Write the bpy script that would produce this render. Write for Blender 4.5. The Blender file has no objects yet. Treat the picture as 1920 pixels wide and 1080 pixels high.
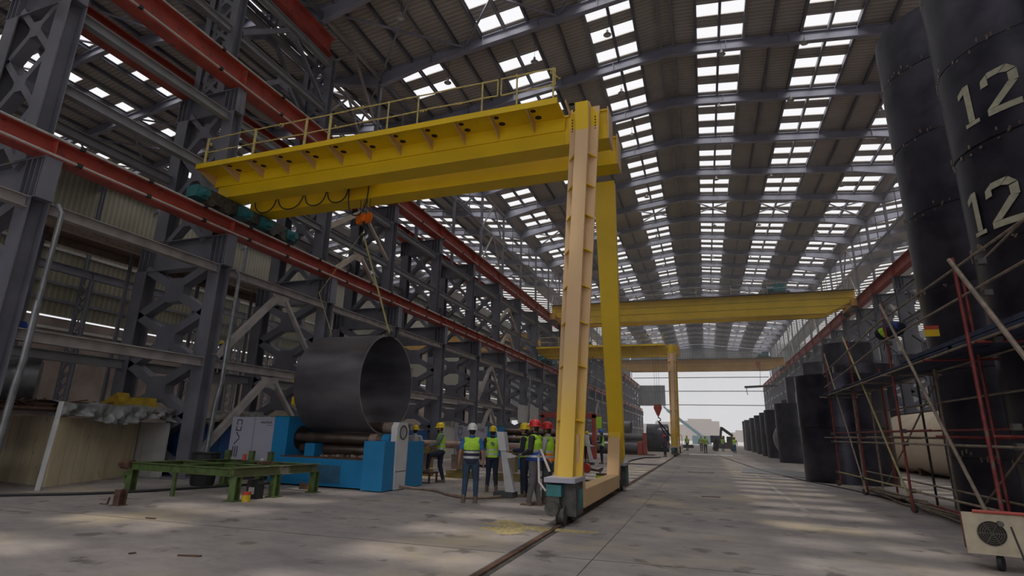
import bpy, math, random
import numpy as np
from mathutils import Vector, Matrix
random.seed(7)
C = bpy.context.scene.collection
SC = bpy.context.scene
# ------------------------------------------------------------------ camera
def set_camera():
    yaw, pitch, roll, f = 0.35392993, 0.26085306, 0.02735773, 1014.975
    cy, sy = math.cos(yaw), math.sin(yaw); cp, sp = math.cos(pitch), math.sin(pitch)
    F = Vector((-sy*cp, cy*cp, sp)); R = Vector((cy, sy, 0)); U = R.cross(F)
    cr, sr = math.cos(roll), math.sin(roll)
    R2 = R*cr + U*sr; U2 = U*cr - R*sr
    cd = bpy.data.cameras.new('camera'); co = bpy.data.objects.new('camera', cd); C.objects.link(co)
    co.matrix_world = Matrix(((R2.x, U2.x, -F.x, 0), (R2.y, U2.y, -F.y, 0), (R2.z, U2.z, -F.z, 1.6), (0, 0, 0, 1)))
    cd.sensor_width = 36; cd.lens = f/1920*36; cd.shift_x = (960-942)/1920; cd.clip_end = 2000
    SC.camera = co
set_camera()
# ------------------------------------------------------------------ sky, sun, exposure
w = bpy.data.worlds.new('sky'); SC.world = w; w.use_nodes = True
bg = w.node_tree.nodes['Background']; bg.inputs[0].default_value = (0.93, 0.93, 0.96, 1); bg.inputs[1].default_value = 0.93
def sun(name, strength, angle, rot, col=(1, 0.98, 0.95)):
    d = bpy.data.lights.new(name, 'SUN'); d.energy = strength; d.angle = math.radians(angle); d.color = col
    o = bpy.data.objects.new(name, d); C.objects.link(o); o.rotation_euler = [math.radians(a) for a in rot]; o.location = (0, 0, 60)
    return o
sun('overcast_sun', 6.3, 115, (8, 0, 0))
sun('hazy_sun', 1.3, 1.3, (9, 0, 0), (1, 0.9, 0.74))
SC.view_settings.view_transform = 'Standard'; SC.view_settings.look = 'None'
SC.view_settings.exposure = 0.0; SC.view_settings.gamma = 1.0
# ------------------------------------------------------------------ materials
def mat(name, col, rough=0.6, metal=0.0, var=0.25, scale=3.0, col2=None, bump=0.0, bscale=40.0, patch=None, stretch=(1, 1, 1)):
    m = bpy.data.materials.new(name); m.use_nodes = True; nt = m.node_tree; N = nt.nodes; L = nt.links
    b = N['Principled BSDF']; b.inputs['Roughness'].default_value = rough; b.inputs['Metallic'].default_value = metal
    tc = N.new('ShaderNodeTexCoord'); mp = N.new('ShaderNodeMapping'); mp.inputs['Scale'].default_value = stretch
    L.new(tc.outputs['Object'], mp.inputs['Vector'])
    n = N.new('ShaderNodeTexNoise'); n.inputs['Scale'].default_value = scale; n.inputs['Detail'].default_value = 6
    L.new(mp.outputs[0], n.inputs['Vector'])
    r = N.new('ShaderNodeValToRGB'); c2 = col2 or tuple(c*(1-var) for c in col)
    r.color_ramp.elements[0].position = 0.35; r.color_ramp.elements[0].color = (*c2, 1)
    r.color_ramp.elements[1].position = 0.62; r.color_ramp.elements[1].color = (*col, 1)
    L.new(n.outputs['Fac'], r.inputs['Fac']); out = r.outputs[0]
    if patch:  # (colour, scale, threshold)
        n2 = N.new('ShaderNodeTexNoise'); n2.inputs['Scale'].default_value = patch[1]; n2.inputs['Detail'].default_value = 8
        L.new(mp.outputs[0], n2.inputs['Vector'])
        r2 = N.new('ShaderNodeValToRGB'); r2.color_ramp.elements[0].position = patch[2]; r2.color_ramp.elements[1].position = patch[2]+0.06
        L.new(n2.outputs['Fac'], r2.inputs['Fac'])
        mx = N.new('ShaderNodeMixRGB'); mx.inputs[2].default_value = (*patch[0], 1)
        L.new(r2.outputs[0], mx.inputs[0]); L.new(out, mx.inputs[1]); out = mx.outputs[0]
    L.new(out, b.inputs['Base Color'])
    if bump:
        n3 = N.new('ShaderNodeTexNoise'); n3.inputs['Scale'].default_value = bscale; L.new(mp.outputs[0], n3.inputs['Vector'])
        bp = N.new('ShaderNodeBump'); bp.inputs['Strength'].default_value = bump; bp.inputs['Distance'].default_value = 0.02
        L.new(n3.outputs['Fac'], bp.inputs['Height']); L.new(bp.outputs[0], b.inputs['Normal'])
    return m
def ribbed(name, col, axis, period, rough=0.55, var=0.15, scale=0.6, depth=0.6):
    m = mat(name, col, rough, 0.0, var, scale)
    nt = m.node_tree; N = nt.nodes; L = nt.links; b = N['Principled BSDF']
    tc = N.new('ShaderNodeTexCoord'); wv = N.new('ShaderNodeTexWave'); wv.bands_direction = axis
    wv.inputs['Scale'].default_value = 0.314/period*1.0; wv.wave_profile = 'SIN'
    L.new(tc.outputs['Object'], wv.inputs['Vector'])
    r = N.new('ShaderNodeValToRGB'); r.color_ramp.elements[0].position = 0.55; r.color_ramp.elements[1].position = 0.75
    L.new(wv.outputs['Fac'], r.inputs['Fac'])
    bp = N.new('ShaderNodeBump'); bp.inputs['Strength'].default_value = depth; bp.inputs['Distance'].default_value = 0.04
    L.new(r.outputs[0], bp.inputs['Height']); L.new(bp.outputs[0], b.inputs['Normal'])
    mx = N.new('ShaderNodeMixRGB'); mx.blend_type = 'MULTIPLY'; mx.inputs[0].default_value = 0.28
    src = b.inputs['Base Color'].links[0].from_socket
    L.new(src, mx.inputs[1]); L.new(r.outputs[0], mx.inputs[2]); L.new(mx.outputs[0], b.inputs['Base Color'])
    return m
M = {}
M['steel'] = mat('steel_paint', (0.165, 0.165, 0.20), 0.5, 0.0, 0.25, 1.2, bump=0.05)
M['steel_warm'] = mat('primer_steel', (0.36, 0.33, 0.32), 0.6, 0, 0.3, 2)
M['steel_pale'] = mat('pale_primer_steel', (0.5, 0.42, 0.35), 0.6, 0, 0.25, 2)
M['tiegrey'] = mat('tie_grey', (0.27, 0.27, 0.29), 0.5, 0, 0.2, 1.5)
M['rafter'] = mat('rafter_paint', (0.30, 0.30, 0.37), 0.45, 0, 0.2, 1)
M['red'] = mat('red_oxide', (0.43, 0.075, 0.055), 0.55, 0, 0.35, 1.5, patch=((0.16, 0.06, 0.05), 3, 0.62))
M['conduit'] = mat('conductor_bar', (0.52, 0.48, 0.46), 0.5, 0, 0.2, 4)
M['black'] = mat('black_rubber', (0.02, 0.02, 0.022), 0.6, 0, 0.3, 6)
M['yellow'] = mat('crane_yellow', (0.80, 0.53, 0.008), 0.45, 0, 0.12, 0.8)
M['ochre'] = mat('faded_ochre', (0.62, 0.41, 0.21), 0.55, 0, 0.12, 0.7)
M['orange_y'] = mat('orange_yellow', (0.60, 0.32, 0.05), 0.5, 0, 0.15, 1)
M['soot'] = mat('burnt_hole', (0.03, 0.02, 0.01), 0.9)
M['rail_y'] = mat('yellow_handrail', (0.60, 0.50, 0.12), 0.6, 0, 0.35, 8, col2=(0.38, 0.3, 0.2))
M['teal'] = mat('teal_motor', (0.03, 0.17, 0.185), 0.5, 0, 0.3, 5)
M['grime'] = mat('greasy_steel', (0.10, 0.095, 0.09), 0.6, 0.2, 0.5, 8)
M['tank'] = mat('mill_scale', (0.066, 0.063, 0.085), 0.33, 0.55, 0.45, 1.1, col2=(0.022, 0.022, 0.036), bump=0.08, bscale=8, patch=((0.11, 0.07, 0.05), 2.2, 0.68))
M['ring'] = mat('rolled_plate', (0.19, 0.18, 0.2), 0.36, 0.5, 0.45, 1.0, col2=(0.095, 0.09, 0.105), bump=0.08, bscale=6, patch=((0.17, 0.12, 0.09), 1.6, 0.66), stretch=(0.5, 1.6, 1.6))
M['edge'] = mat('ground_edge', (0.35, 0.33, 0.32), 0.35, 0.6)
M['blue'] = mat('machine_blue', (0.012, 0.20, 0.44), 0.4, 0, 0.1, 2, patch=((0.06, 0.15, 0.25), 5, 0.7))
M['cab'] = mat('cabinet_grey', (0.36, 0.36, 0.44), 0.45, 0, 0.06, 2)
M['white'] = mat('white_paint', (0.60, 0.60, 0.62), 0.45, 0, 0.1, 3)
M['offw'] = mat('off_white_panel', (0.46, 0.45, 0.44), 0.6, 0, 0.15, 2)
M['text'] = mat('dark_lettering', (0.03, 0.03, 0.045), 0.6)
M['roll'] = mat('roll_steel', (0.11, 0.08, 0.065), 0.4, 0.5, 0.4, 3)
M['rollend'] = mat('worn_roll_end', (0.32, 0.24, 0.19), 0.45, 0.3, 0.3, 6)
M['green'] = mat('green_table', (0.095, 0.16, 0.045), 0.55, 0, 0.5, 5, col2=(0.06, 0.075, 0.03), patch=((0.12, 0.07, 0.04), 6, 0.64))
M['cream'] = mat('cream_panel', (0.60, 0.51, 0.34), 0.6, 0, 0.25, 2, patch=((0.3, 0.18, 0.1), 5, 0.67), stretch=(1, 1, 0.4))
M['rust'] = mat('rust', (0.12, 0.06, 0.04), 0.8, 0, 0.5, 8)
M['tarp'] = mat('grey_tarpaulin', (0.27, 0.275, 0.28), 0.35, 0, 0.6, 3, patch=((0.25, 0.2, 0.12), 2, 0.68))
M['sheetblue'] = mat('blue_sheet', (0.02, 0.09, 0.26), 0.5, 0, 0.3, 3)
M['hoist'] = mat('hoist_orange', (0.75, 0.16, 0.01), 0.45, 0, 0.15, 5)
M['hook_red'] = mat('hook_red', (0.5, 0.06, 0.03), 0.5, 0, 0.2, 5)
M['sling'] = mat('yellow_sling', (0.42, 0.37, 0.16), 0.8, 0, 0.3, 9)
M['silver'] = mat('galvanised', (0.26, 0.27, 0.29), 0.4, 0.5, 0.3, 4)
M['beige'] = mat('beige_shell', (0.62, 0.52, 0.40), 0.6, 0, 0.1, 1)
M['tube_red'] = mat('red_scaffold_tube', (0.25, 0.035, 0.035), 0.55, 0, 0.4, 6, patch=((0.15, 0.1, 0.08), 6, 0.6))
M['tube_b'] = mat('bare_scaffold_tube', (0.30, 0.24, 0.19), 0.6, 0.1, 0.4, 6)
M['tube_y'] = mat('yellow_scaffold_tube', (0.42, 0.36, 0.17), 0.6, 0, 0.3, 6)
M['plank'] = mat('navy_planks', (0.035, 0.05, 0.11), 0.7, 0, 0.5, 3)
M['stencil'] = mat('stencil_paint', (0.50, 0.48, 0.36), 0.7, 0, 0.2, 9)
M['skin'] = mat('skin', (0.36, 0.19, 0.12), 0.5, 0, 0.08, 6)
M['hair'] = mat('dark_hair', (0.015, 0.012, 0.01), 0.7, 0, 0.2, 40)
M['hiviz'] = mat('hi_vis_yellow', (0.42, 0.75, 0.04), 0.6, 0, 0.1, 9)
M['tape'] = mat('reflective_tape', (0.5, 0.52, 0.52), 0.3, 0.2, 0.05, 9)
M['orange'] = mat('hi_vis_orange', (0.85, 0.23, 0.02), 0.6, 0, 0.1, 9)
for k_, c_ in dict(navy=(0.018, 0.022, 0.05), jeans=(0.035, 0.065, 0.115), greyt=(0.14, 0.13, 0.145), bluet=(0.03, 0.14, 0.38), blackt=(0.02, 0.02, 0.025), sage=(0.12, 0.17, 0.16), palet=(0.42, 0.43, 0.46), boot=(0.16, 0.12, 0.09), hy=(0.75, 0.55, 0.01), hw=(0.75, 0.75, 0.76), hr=(0.55, 0.02, 0.025), hb=(0.03, 0.13, 0.5), purple=(0.05, 0.03, 0.06), bluebag=(0.015, 0.05, 0.28), darkj=(0.07, 0.075, 0.085)).items():
    M[k_] = mat({'hy': 'yellow_helmet', 'hw': 'white_helmet', 'hr': 'red_helmet', 'hb': 'blue_helmet', 'boot': 'work_boot'}.get(k_, k_+'_cloth'), c_, 0.3 if k_ in ('hy', 'hw', 'hr', 'hb') else 0.8, 0, 0.25, 6)
M['asphalt'] = mat('outside_ground', (0.235, 0.22, 0.21), 0.9, 0, 0.1, 0.05)
M['far'] = mat('hazy_building', (0.28, 0.255, 0.25), 0.9, 0, 0.05, 0.1)
M['farblue'] = mat('pale_blue_boom', (0.17, 0.28, 0.34), 0.6, 0, 0.05, 0.5)
M['sawdust'] = mat('sawdust', (0.44, 0.36, 0.18), 0.95, 0, 0.4, 14, bump=0.4)
M['roof'] = ribbed('roof_sheet', (0.50, 0.46, 0.42), 'Y', 0.28)
M['clad'] = ribbed('wall_cladding', (0.30, 0.275, 0.205), 'Y', 0.45)
M['cladgrey'] = ribbed('grey_cladding', (0.23, 0.24, 0.26), 'X', 0.6)
M['block'] = mat('block_wall', (0.30, 0.24, 0.21), 0.9, 0, 0.35, 0.5)
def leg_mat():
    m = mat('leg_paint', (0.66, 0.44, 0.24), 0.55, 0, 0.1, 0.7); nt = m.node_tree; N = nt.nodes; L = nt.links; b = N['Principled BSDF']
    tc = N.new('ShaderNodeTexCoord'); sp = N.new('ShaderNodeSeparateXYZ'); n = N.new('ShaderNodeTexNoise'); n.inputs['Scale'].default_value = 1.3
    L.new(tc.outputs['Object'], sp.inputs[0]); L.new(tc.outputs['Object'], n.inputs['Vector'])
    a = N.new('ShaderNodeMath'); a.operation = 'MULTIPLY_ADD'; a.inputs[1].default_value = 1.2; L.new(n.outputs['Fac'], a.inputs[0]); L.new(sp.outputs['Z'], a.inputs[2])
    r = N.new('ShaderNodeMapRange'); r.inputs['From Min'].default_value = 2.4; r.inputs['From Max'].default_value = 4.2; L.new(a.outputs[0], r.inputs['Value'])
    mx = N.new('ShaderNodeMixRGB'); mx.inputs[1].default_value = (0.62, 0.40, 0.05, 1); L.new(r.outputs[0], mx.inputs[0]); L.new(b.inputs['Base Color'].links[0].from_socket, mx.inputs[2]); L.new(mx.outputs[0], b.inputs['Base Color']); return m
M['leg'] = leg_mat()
# skylight sheet: clear with a slight milky scatter
def pane_mat():
    m = bpy.data.materials.new('skylight_sheet'); m.use_nodes = True; nt = m.node_tree; nt.nodes.clear()
    t = nt.nodes.new('ShaderNodeBsdfTransparent'); t.inputs[0].default_value = (0.99, 0.99, 0.99, 1)
    d = nt.nodes.new('ShaderNodeBsdfTranslucent'); d.inputs[0].default_value = (0.8, 0.8, 0.8, 1)
    x = nt.nodes.new('ShaderNodeMixShader'); x.inputs[0].default_value = 0.06
    o = nt.nodes.new('ShaderNodeOutputMaterial')
    nt.links.new(t.outputs[0], x.inputs[1]); nt.links.new(d.outputs[0], x.inputs[2]); nt.links.new(x.outputs[0], o.inputs[0]); return m
M['pane'] = pane_mat()
def floor_mat():
    m = mat('concrete_floor', (0.34, 0.305, 0.295), 0.75, 0, 0.2, 0.35, col2=(0.24, 0.222, 0.225), bump=0.12, bscale=9, patch=((0.16, 0.145, 0.14), 1.7, 0.60))
    nt = m.node_tree; N = nt.nodes; L = nt.links; b = N['Principled BSDF']; b.inputs['Specular IOR Level'].default_value = 0.3
    tc = N.new('ShaderNodeTexCoord'); mp = N.new('ShaderNodeMapping'); mp.inputs['Scale'].default_value = (0.7, 1.2, 1); mp.inputs['Rotation'].default_value = (0, 0, 0.5)
    n = N.new('ShaderNodeTexNoise'); n.inputs['Scale'].default_value = 2.0; n.inputs['Detail'].default_value = 12; n.inputs['Roughness'].default_value = .68
    L.new(tc.outputs['Object'], mp.inputs[0]); L.new(mp.outputs[0], n.inputs['Vector'])
    r = N.new('ShaderNodeValToRGB'); r.color_ramp.elements[0].position = 0.4; r.color_ramp.elements[0].color = (0.72, 0.72, 0.74, 1); r.color_ramp.elements[1].position = 0.6
    L.new(n.outputs['Fac'], r.inputs['Fac'])
    mx = N.new('ShaderNodeMixRGB'); mx.blend_type = 'MULTIPLY'; mx.inputs[0].default_value = 0.8
    L.new(b.inputs['Base Color'].links[0].from_socket, mx.inputs[1]); L.new(r.outputs[0], mx.inputs[2])
    n2 = N.new('ShaderNodeTexNoise'); n2.inputs['Scale'].default_value = 0.45; n2.inputs['Detail'].default_value = 7; L.new(tc.outputs['Object'], n2.inputs['Vector'])
    r2 = N.new('ShaderNodeValToRGB'); r2.color_ramp.elements[0].position = 0.52; r2.color_ramp.elements[1].position = 0.68; L.new(n2.outputs['Fac'], r2.inputs['Fac'])
    m3 = N.new('ShaderNodeMixRGB'); m3.inputs[2].default_value = (0.47, 0.39, 0.26, 1); mm = N.new('ShaderNodeMath'); mm.operation = 'MULTIPLY'; mm.inputs[1].default_value = 0.6
    L.new(r2.outputs[0], mm.inputs[0]); L.new(mm.outputs[0], m3.inputs[0]); L.new(mx.outputs[0], m3.inputs[1]); L.new(m3.outputs[0], b.inputs['Base Color'])
    return m
M['floor'] = floor_mat()
# ------------------------------------------------------------------ mesh helpers
class MB:
    def __init__(s): s.v = []; s.f = []; s.m = []; s.mats = []; s.cur = 0
    def mat(s, m):
        if m not in s.mats: s.mats.append(m)
        s.cur = s.mats.index(m); return s
    def add(s, vs, fs):
        o = len(s.v); s.v += [tuple(v) for v in vs]; s.f += [tuple(i+o for i in f) for f in fs]; s.m += [s.cur]*len(fs); return s
    def box(s, x0, x1, y0, y1, z0, z1):
        x0, x1 = sorted((x0, x1)); y0, y1 = sorted((y0, y1)); z0, z1 = sorted((z0, z1))
        return s.add([(x, y, z) for z in (z0, z1) for y in (y0, y1) for x in (x0, x1)], [(0, 2, 3, 1), (4, 5, 7, 6), (0, 1, 5, 4), (2, 6, 7, 3), (0, 4, 6, 2), (1, 3, 7, 5)])
    def bar(s, p, q, w_, h, up=(0, 0, 1)):
        p, q = Vector(p), Vector(q); d = (q-p).normalized(); u = Vector(up)
        if abs(d.dot(u)) > 0.99: u = Vector((0, 1, 0))
        a = d.cross(u).normalized()*w_/2; b = a.cross(d).normalized()*h/2
        vs = [r+i*a+j*b for r in (p, q) for i, j in ((-1, -1), (1, -1), (1, 1), (-1, 1))]
        return s.add(vs, [(0, 1, 2, 3), (7, 6, 5, 4), (0, 4, 5, 1), (1, 5, 6, 2), (2, 6, 7, 3), (3, 7, 4, 0)])
    def ibeam(s, p, q, w_, h, t=0.03, up=(0, 0, 1)):
        p, q = Vector(p), Vector(q); d = (q-p).normalized(); u = Vector(up)
        if abs(d.dot(u)) > 0.99: u = Vector((0, 1, 0))
        a = d.cross(u).normalized(); b = a.cross(d).normalized()
        s.bar(p+b*(h-t)/2, q+b*(h-t)/2, w_, t, up); s.bar(p-b*(h-t)/2, q-b*(h-t)/2, w_, t, up); s.bar(p, q, t, h-2*t, up); return s
    def tube(s, pts, r, n=10, caps=True):
        pts = [Vector(p) for p in pts]; rs = r if isinstance(r, (list, tuple)) else [r]*len(pts)
        vs = []; prev = None
        for i, p in enumerate(pts):
            d = (pts[min(i+1, len(pts)-1)]-pts[max(i-1, 0)]).normalized()
            if prev is None:
                a = d.cross(Vector((0, 0, 1)))
                if a.length < 0.05: a = d.cross(Vector((0, 1, 0)))
            else: a = prev - d*prev.dot(d)
            a.normalize(); prev = a; b = d.cross(a)
            vs += [p + (a*math.cos(2*math.pi*k/n) + b*math.sin(2*math.pi*k/n))*rs[i] for k in range(n)]
        fs = [(i*n+k, i*n+(k+1) % n, (i+1)*n+(k+1) % n, (i+1)*n+k) for i in range(len(pts)-1) for k in range(n)]
        if caps: fs += [tuple(range(n))[::-1], tuple((len(pts)-1)*n+k for k in range(n))]
        return s.add(vs, fs)
    def lathe(s, prof, o=(0, 0, 0), ax=(0, 0, 1), n=24, a0=0, a1=360):
        o = Vector(o); ax = Vector(ax).normalized(); u = ax.cross(Vector((0, 1, 0)) if abs(ax.y) < 0.9 else Vector((1, 0, 0))).normalized(); v = ax.cross(u)
        full = abs(a1-a0) >= 360; k = n if full else n+1
        vs = [o + ax*h + (u*math.cos(math.radians(a0+(a1-a0)*i/n))+v*math.sin(math.radians(a0+(a1-a0)*i/n)))*r for r, h in prof for i in range(k)]
        fs = [(j*k+i, j*k+(i+1) % k, (j+1)*k+(i+1) % k, (j+1)*k+i) for j in range(len(prof)-1) for i in range(k if full else n)]
        return s.add(vs, fs)
    def cyl(s, p, q, r, n=20): return s.tube([p, q], r, n)
    def shell(s, p, q, r, t, n=64):
        p, q = Vector(p), Vector(q); h = (q-p).length
        return s.lathe([(r-t, 0), (r, 0), (r, h), (r-t, h), (r-t, 0)], p, q-p, n)
    def prism(s, poly, axis, a, b):
        n = len(poly)
        def P(u, v, w_): return (w_, u, v) if axis == 'x' else (u, w_, v) if axis == 'y' else (u, v, w_)
        vs = [P(u, v, a) for u, v in poly]+[P(u, v, b) for u, v in poly]
        return s.add(vs, [tuple(range(n))[::-1], tuple(range(n, 2*n))]+[(i, (i+1) % n, n+(i+1) % n, n+i) for i in range(n)])
    def mesh(s, name, m=None, smooth=False):
        me = bpy.data.meshes.new(name); me.from_pydata(s.v, [], s.f)
        ms = s.mats if s.mats else [m]
        for x in ms: me.materials.append(M[x] if isinstance(x, str) else x)
        if s.mats and len(s.mats) > 1: me.polygons.foreach_set('material_index', s.m)
        if smooth:
            me.polygons.foreach_set('use_smooth', [True]*len(me.polygons)); me.set_sharp_from_angle(angle=math.radians(35))
        me.update(); me.validate(); return me
    def build(s, name, m=None, parent=None, loc=None, smooth=False):
        o = bpy.data.objects.new(name, s.mesh(name, m, smooth)); C.objects.link(o)
        if parent: o.parent = parent
        if loc: o.location = loc
        return o
def tag(o, label, cat, group=None, kind=None):
    if label: o['label'] = label
    if cat: o['category'] = cat
    if group: o['group'] = group
    if kind: o['kind'] = kind
    return o
def empty(name, loc, label, cat, group=None, rz=0):
    o = bpy.data.objects.new(name, None); C.objects.link(o); o.location = loc; o.rotation_euler = (0, 0, rz); o.empty_display_size = 0.2
    return tag(o, label, cat, group)
def struct(mb, name, m, smooth=False):
    o = mb.build(name, m, smooth=smooth); o['kind'] = 'structure'; return o
def copy_tree(o, loc=None, label=None, group=None, rz=None, parent=None):
    c = o.copy(); C.objects.link(c)
    if parent: c.parent = parent
    for ch in list(o.children): copy_tree(ch, parent=c)
    if loc is not None: c.location = loc
    if rz is not None: c.rotation_euler = (0, 0, rz)
    if label: c['label'] = label
    if group: c['group'] = group
    return c
ORD = 'first second third fourth fifth sixth seventh eighth ninth tenth eleventh twelfth thirteenth fourteenth fifteenth sixteenth seventeenth eighteenth nineteenth twentieth twenty-first twenty-second twenty-third twenty-fourth twenty-fifth twenty-sixth twenty-seventh'.split()
# ------------------------------------------------------------------ layout numbers
D = 5.593
def YC(k): return 7.56 + D*k
NB = 25; YEND = YC(NB); RX = -0.68; HALF = 16.62
LX, RXC = -16.77, 15.41          # centre lines of the two column rows
def roofz(x, xo=0): return 24.98 - 0.12*abs(x-xo-RX)
# ------------------------------------------------------------------ setting
f_ = MB(); f_.box(-52, 52, -12, YEND+0.5, -0.3, 0); struct(f_, 'floor', 'floor')
g_ = MB(); g_.box(-500, 500, YEND+0.5, 900, -0.35, -0.02); struct(g_, 'floor', 'asphalt').name = 'floor_yard'
BANDS = [(-15.9, -13.1), (-9.92, -7.32), (-4.19, -1.72), (1.73, 4.19), (7.3, 9.93), (13.1, 15.9)]   # relative to the ridge
ROWS = (0.73, 2.594, 4.458)
ABANDS = [(-13.5, -11.9), (-7.3, -4.9), (-1.9, -.5), (4.9, 7.3), (11.5, 13.1)]
def has_row(xo, a, k, r):
    # the outermost bands have two lit rows per bay, and none over the first bays on the left
    if xo == 0 and (a < -15 or a > 13) and k <= 4: return r != ROWS[2] and not (a < 0 and k <= 2)
    return not (xo == 0 and a < -9 and k == 3 and r == ROWS[0] and a > -15)
def roof(xo, k0, name, BANDS, k1=NB):
    mb = MB(); cx = RX+xo
    def strip(a, b, y0, y1):
        za, zb = roofz(cx+a, xo), roofz(cx+b, xo)
        mb.add([(cx+a, y0, za), (cx+b, y0, zb), (cx+b, y1, zb), (cx+a, y1, za), (cx+a, y0, za+.06), (cx+b, y0, zb+.06), (cx+b, y1, zb+.06), (cx+a, y1, za+.06)],
               [(0, 3, 2, 1), (4, 5, 6, 7), (0, 1, 5, 4), (2, 3, 7, 6), (0, 4, 7, 3), (1, 2, 6, 5)])
    ys, ye = (YC(k0) if k0 >= 0 else -12), YC(k1)
    edges = [-HALF] + [e for b in BANDS for e in b] + [HALF]
    for i in range(0, len(edges), 2):
        a, b = edges[i], edges[i+1]
        if a < 0 < b: strip(a, 0, ys, ye); strip(0, b, ys, ye)
        else: strip(a, b, ys, ye)
    for a, b in BANDS:
        y = ys
        for k in range(-3, k1):
            for r in ROWS:
                s0 = YC(k)+r
                if s0 < ys or not has_row(xo, a, k, r): continue
                strip(a, b, y, s0); y = s0+0.94
        strip(a, b, y, ye)
    struct(mb, name, 'roof')
roof(0, -3, 'ceiling', BANDS); roof(-2*HALF, -3, 'ceiling_aisle', ABANDS, 4); roof(-2*HALF, 4, 'ceiling_aisle_rear', BANDS); roof(2*HALF, -3, 'ceiling_aisle_far', BANDS)
nwin = 0
for xo, ks, bds in ((0, range(0, NB), BANDS), (-2*HALF, range(-2, 4), ABANDS), (-2*HALF, range(4, 16), BANDS), (2*HALF, range(3, 16), BANDS)):
    for bi, (a, b) in enumerate(bds):
        cx = RX+xo; za, zb = roofz(cx+a, xo), roofz(cx+b, xo)
        cache = {}
        for k in ks:
            rows = tuple(r for r in ROWS if has_row(xo, a, k, r))
            if not rows: continue
            if rows not in cache:
                mb = MB()
                for r in rows: mb.add([(a, r-.02, za+.06), (b, r-.02, zb+.06), (b, r+.96, zb+.06), (a, r+.96, za+.06)], [(0, 3, 2, 1)])
                cache[rows] = mb.mesh('skylight', 'pane')
            nwin += 1
            o = bpy.data.objects.new('window_%d' % nwin, cache[rows]); C.objects.link(o); o.location = (cx, YC(k), 0); o['kind'] = 'structure'
# walls
mb = MB().mat('block'); mb.box(-51, -50.6, -12, YEND, 0, 9.9); mb.mat('clad'); mb.box(-50.9, -50.6, -12, YEND, 10.08, 23.2); struct(mb, 'wall_left', None)
mb = MB().mat('block'); mb.box(50.6, 51, -12, YEND, 0, 9.9); mb.mat('clad'); mb.box(50.6, 50.9, -12, YEND, 10.35, 23.2); struct(mb, 'wall_right', None)
struct(MB().box(-51, -17.6, -12.4, -12, 0, 23).box(16.2, 51, -12.4, -12, 0, 23).box(-17.6, 16.2, -12.4, -12, 15, 24.9), 'wall_back_unseen', 'cladgrey')  # unseen wall, left open below to add daylight from behind the camera
# far gable and the closed ends of the aisles
mb = MB().mat('cladgrey')
mb.prism([(-17.3, 18.6), (15.94, 18.6), (15.94, 22.95), (RX, 24.95), (-17.3, 22.95)], 'y', YEND, YEND+0.15)
mb.box(-15.5, -9.0, YEND, YEND+0.12, 9.3, 14.5); mb.box(-51, -17.6, YEND, YEND+.15, 5, 24.5); mb.box(16.2, 51, YEND, YEND+.15, 5, 24.5); struct(mb, 'wall_far', None)
# ------------------------------------------------------------------ roof steel
for j, (xo, ks, tx) in enumerate(((0, range(-1, NB+1), 'over the main hall'), (-2*HALF, range(0, 13), 'over the bay beyond the column row'), (2*HALF, range(4, 13), 'over the bay behind the tanks'))):
    cx = RX
    def raf():
        m_ = MB()
        for sgn in (-1, 1):
            x0, x1 = 0, sgn*HALF
            z0, z1 = 24.78, 24.78-0.12*HALF
            for (h0, h1, wd) in ((0, 0.03, 0.3),):
                pass
            # flanges and web, haunch at the eaves
            m_.prism([(x0, z0), (x1, z1), (x1, z1-.03), (x0, z0-.03)], 'y', -.15, .15)
            xk = sgn*(HALF-3.2); zk = 24.78-0.12*abs(xk)
            m_.prism([(x0, z0-.60), (xk, zk-.58), (x1, z1-.95), (x1, z1-.98), (xk, zk-.61), (x0, z0-.63)], 'y', -.15, .15)
            m_.prism([(x0, z0-.03), (xk, zk-.03), (x1, z1-.03), (x1, z1-.95), (xk, zk-.58), (x0, z0-.60)], 'y', -.012, .012)
            for i in range(1, 5):
                xs = sgn*i*3.3; zs = 24.78-.12*abs(xs); m_.box(xs-.01, xs+.01, -.14, .14, zs-.58, zs-.03)
        return m_.mesh('roof_rafter', 'rafter')
    if j == 0: RM = raf()
    for k in ks:
        o = bpy.data.objects.new('roof_rafter', RM); C.objects.link(o); o.location = (RX+xo, YC(k), 0)
        tag(o, 'grey steel roof rafter %s, %s counted from the camera' % (tx, ORD[k-ks[0]]), 'rafter', 'rafters '+tx)
PX = [0.35, 1.65, 2.92, 4.25, 5.75, 7.22, 8.58, 10.0, 11.5, 13.02, 14.5, 15.95]
for j, (xo, y0, y1, tx) in enumerate(((0, 0, YEND, 'main'), (-2*HALF, 0, 75, 'side bay'))):
    for sgn in (-1, 1):
        for i, px in enumerate(PX):
            x = RX+xo+sgn*px; z = roofz(x, xo)
            m_ = MB(); m_.box(-.07, .07, y0, y1, -.25, -.235); m_.box(-.07, -.05, y0, y1, -.235, -.012); m_.box(-.07, .07, y0, y1, -.015, -.002)
            o = m_.build('roof_purlin', 'steel' if i % 3 else 'tiegrey', loc=(x, 0, z))
            tag(o, 'long roof purlin, %s from the ridge on the %s slope of the %s roof' % (ORD[i], 'left' if sgn < 0 else 'right', tx), 'purlin', 'roof purlins')
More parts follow.
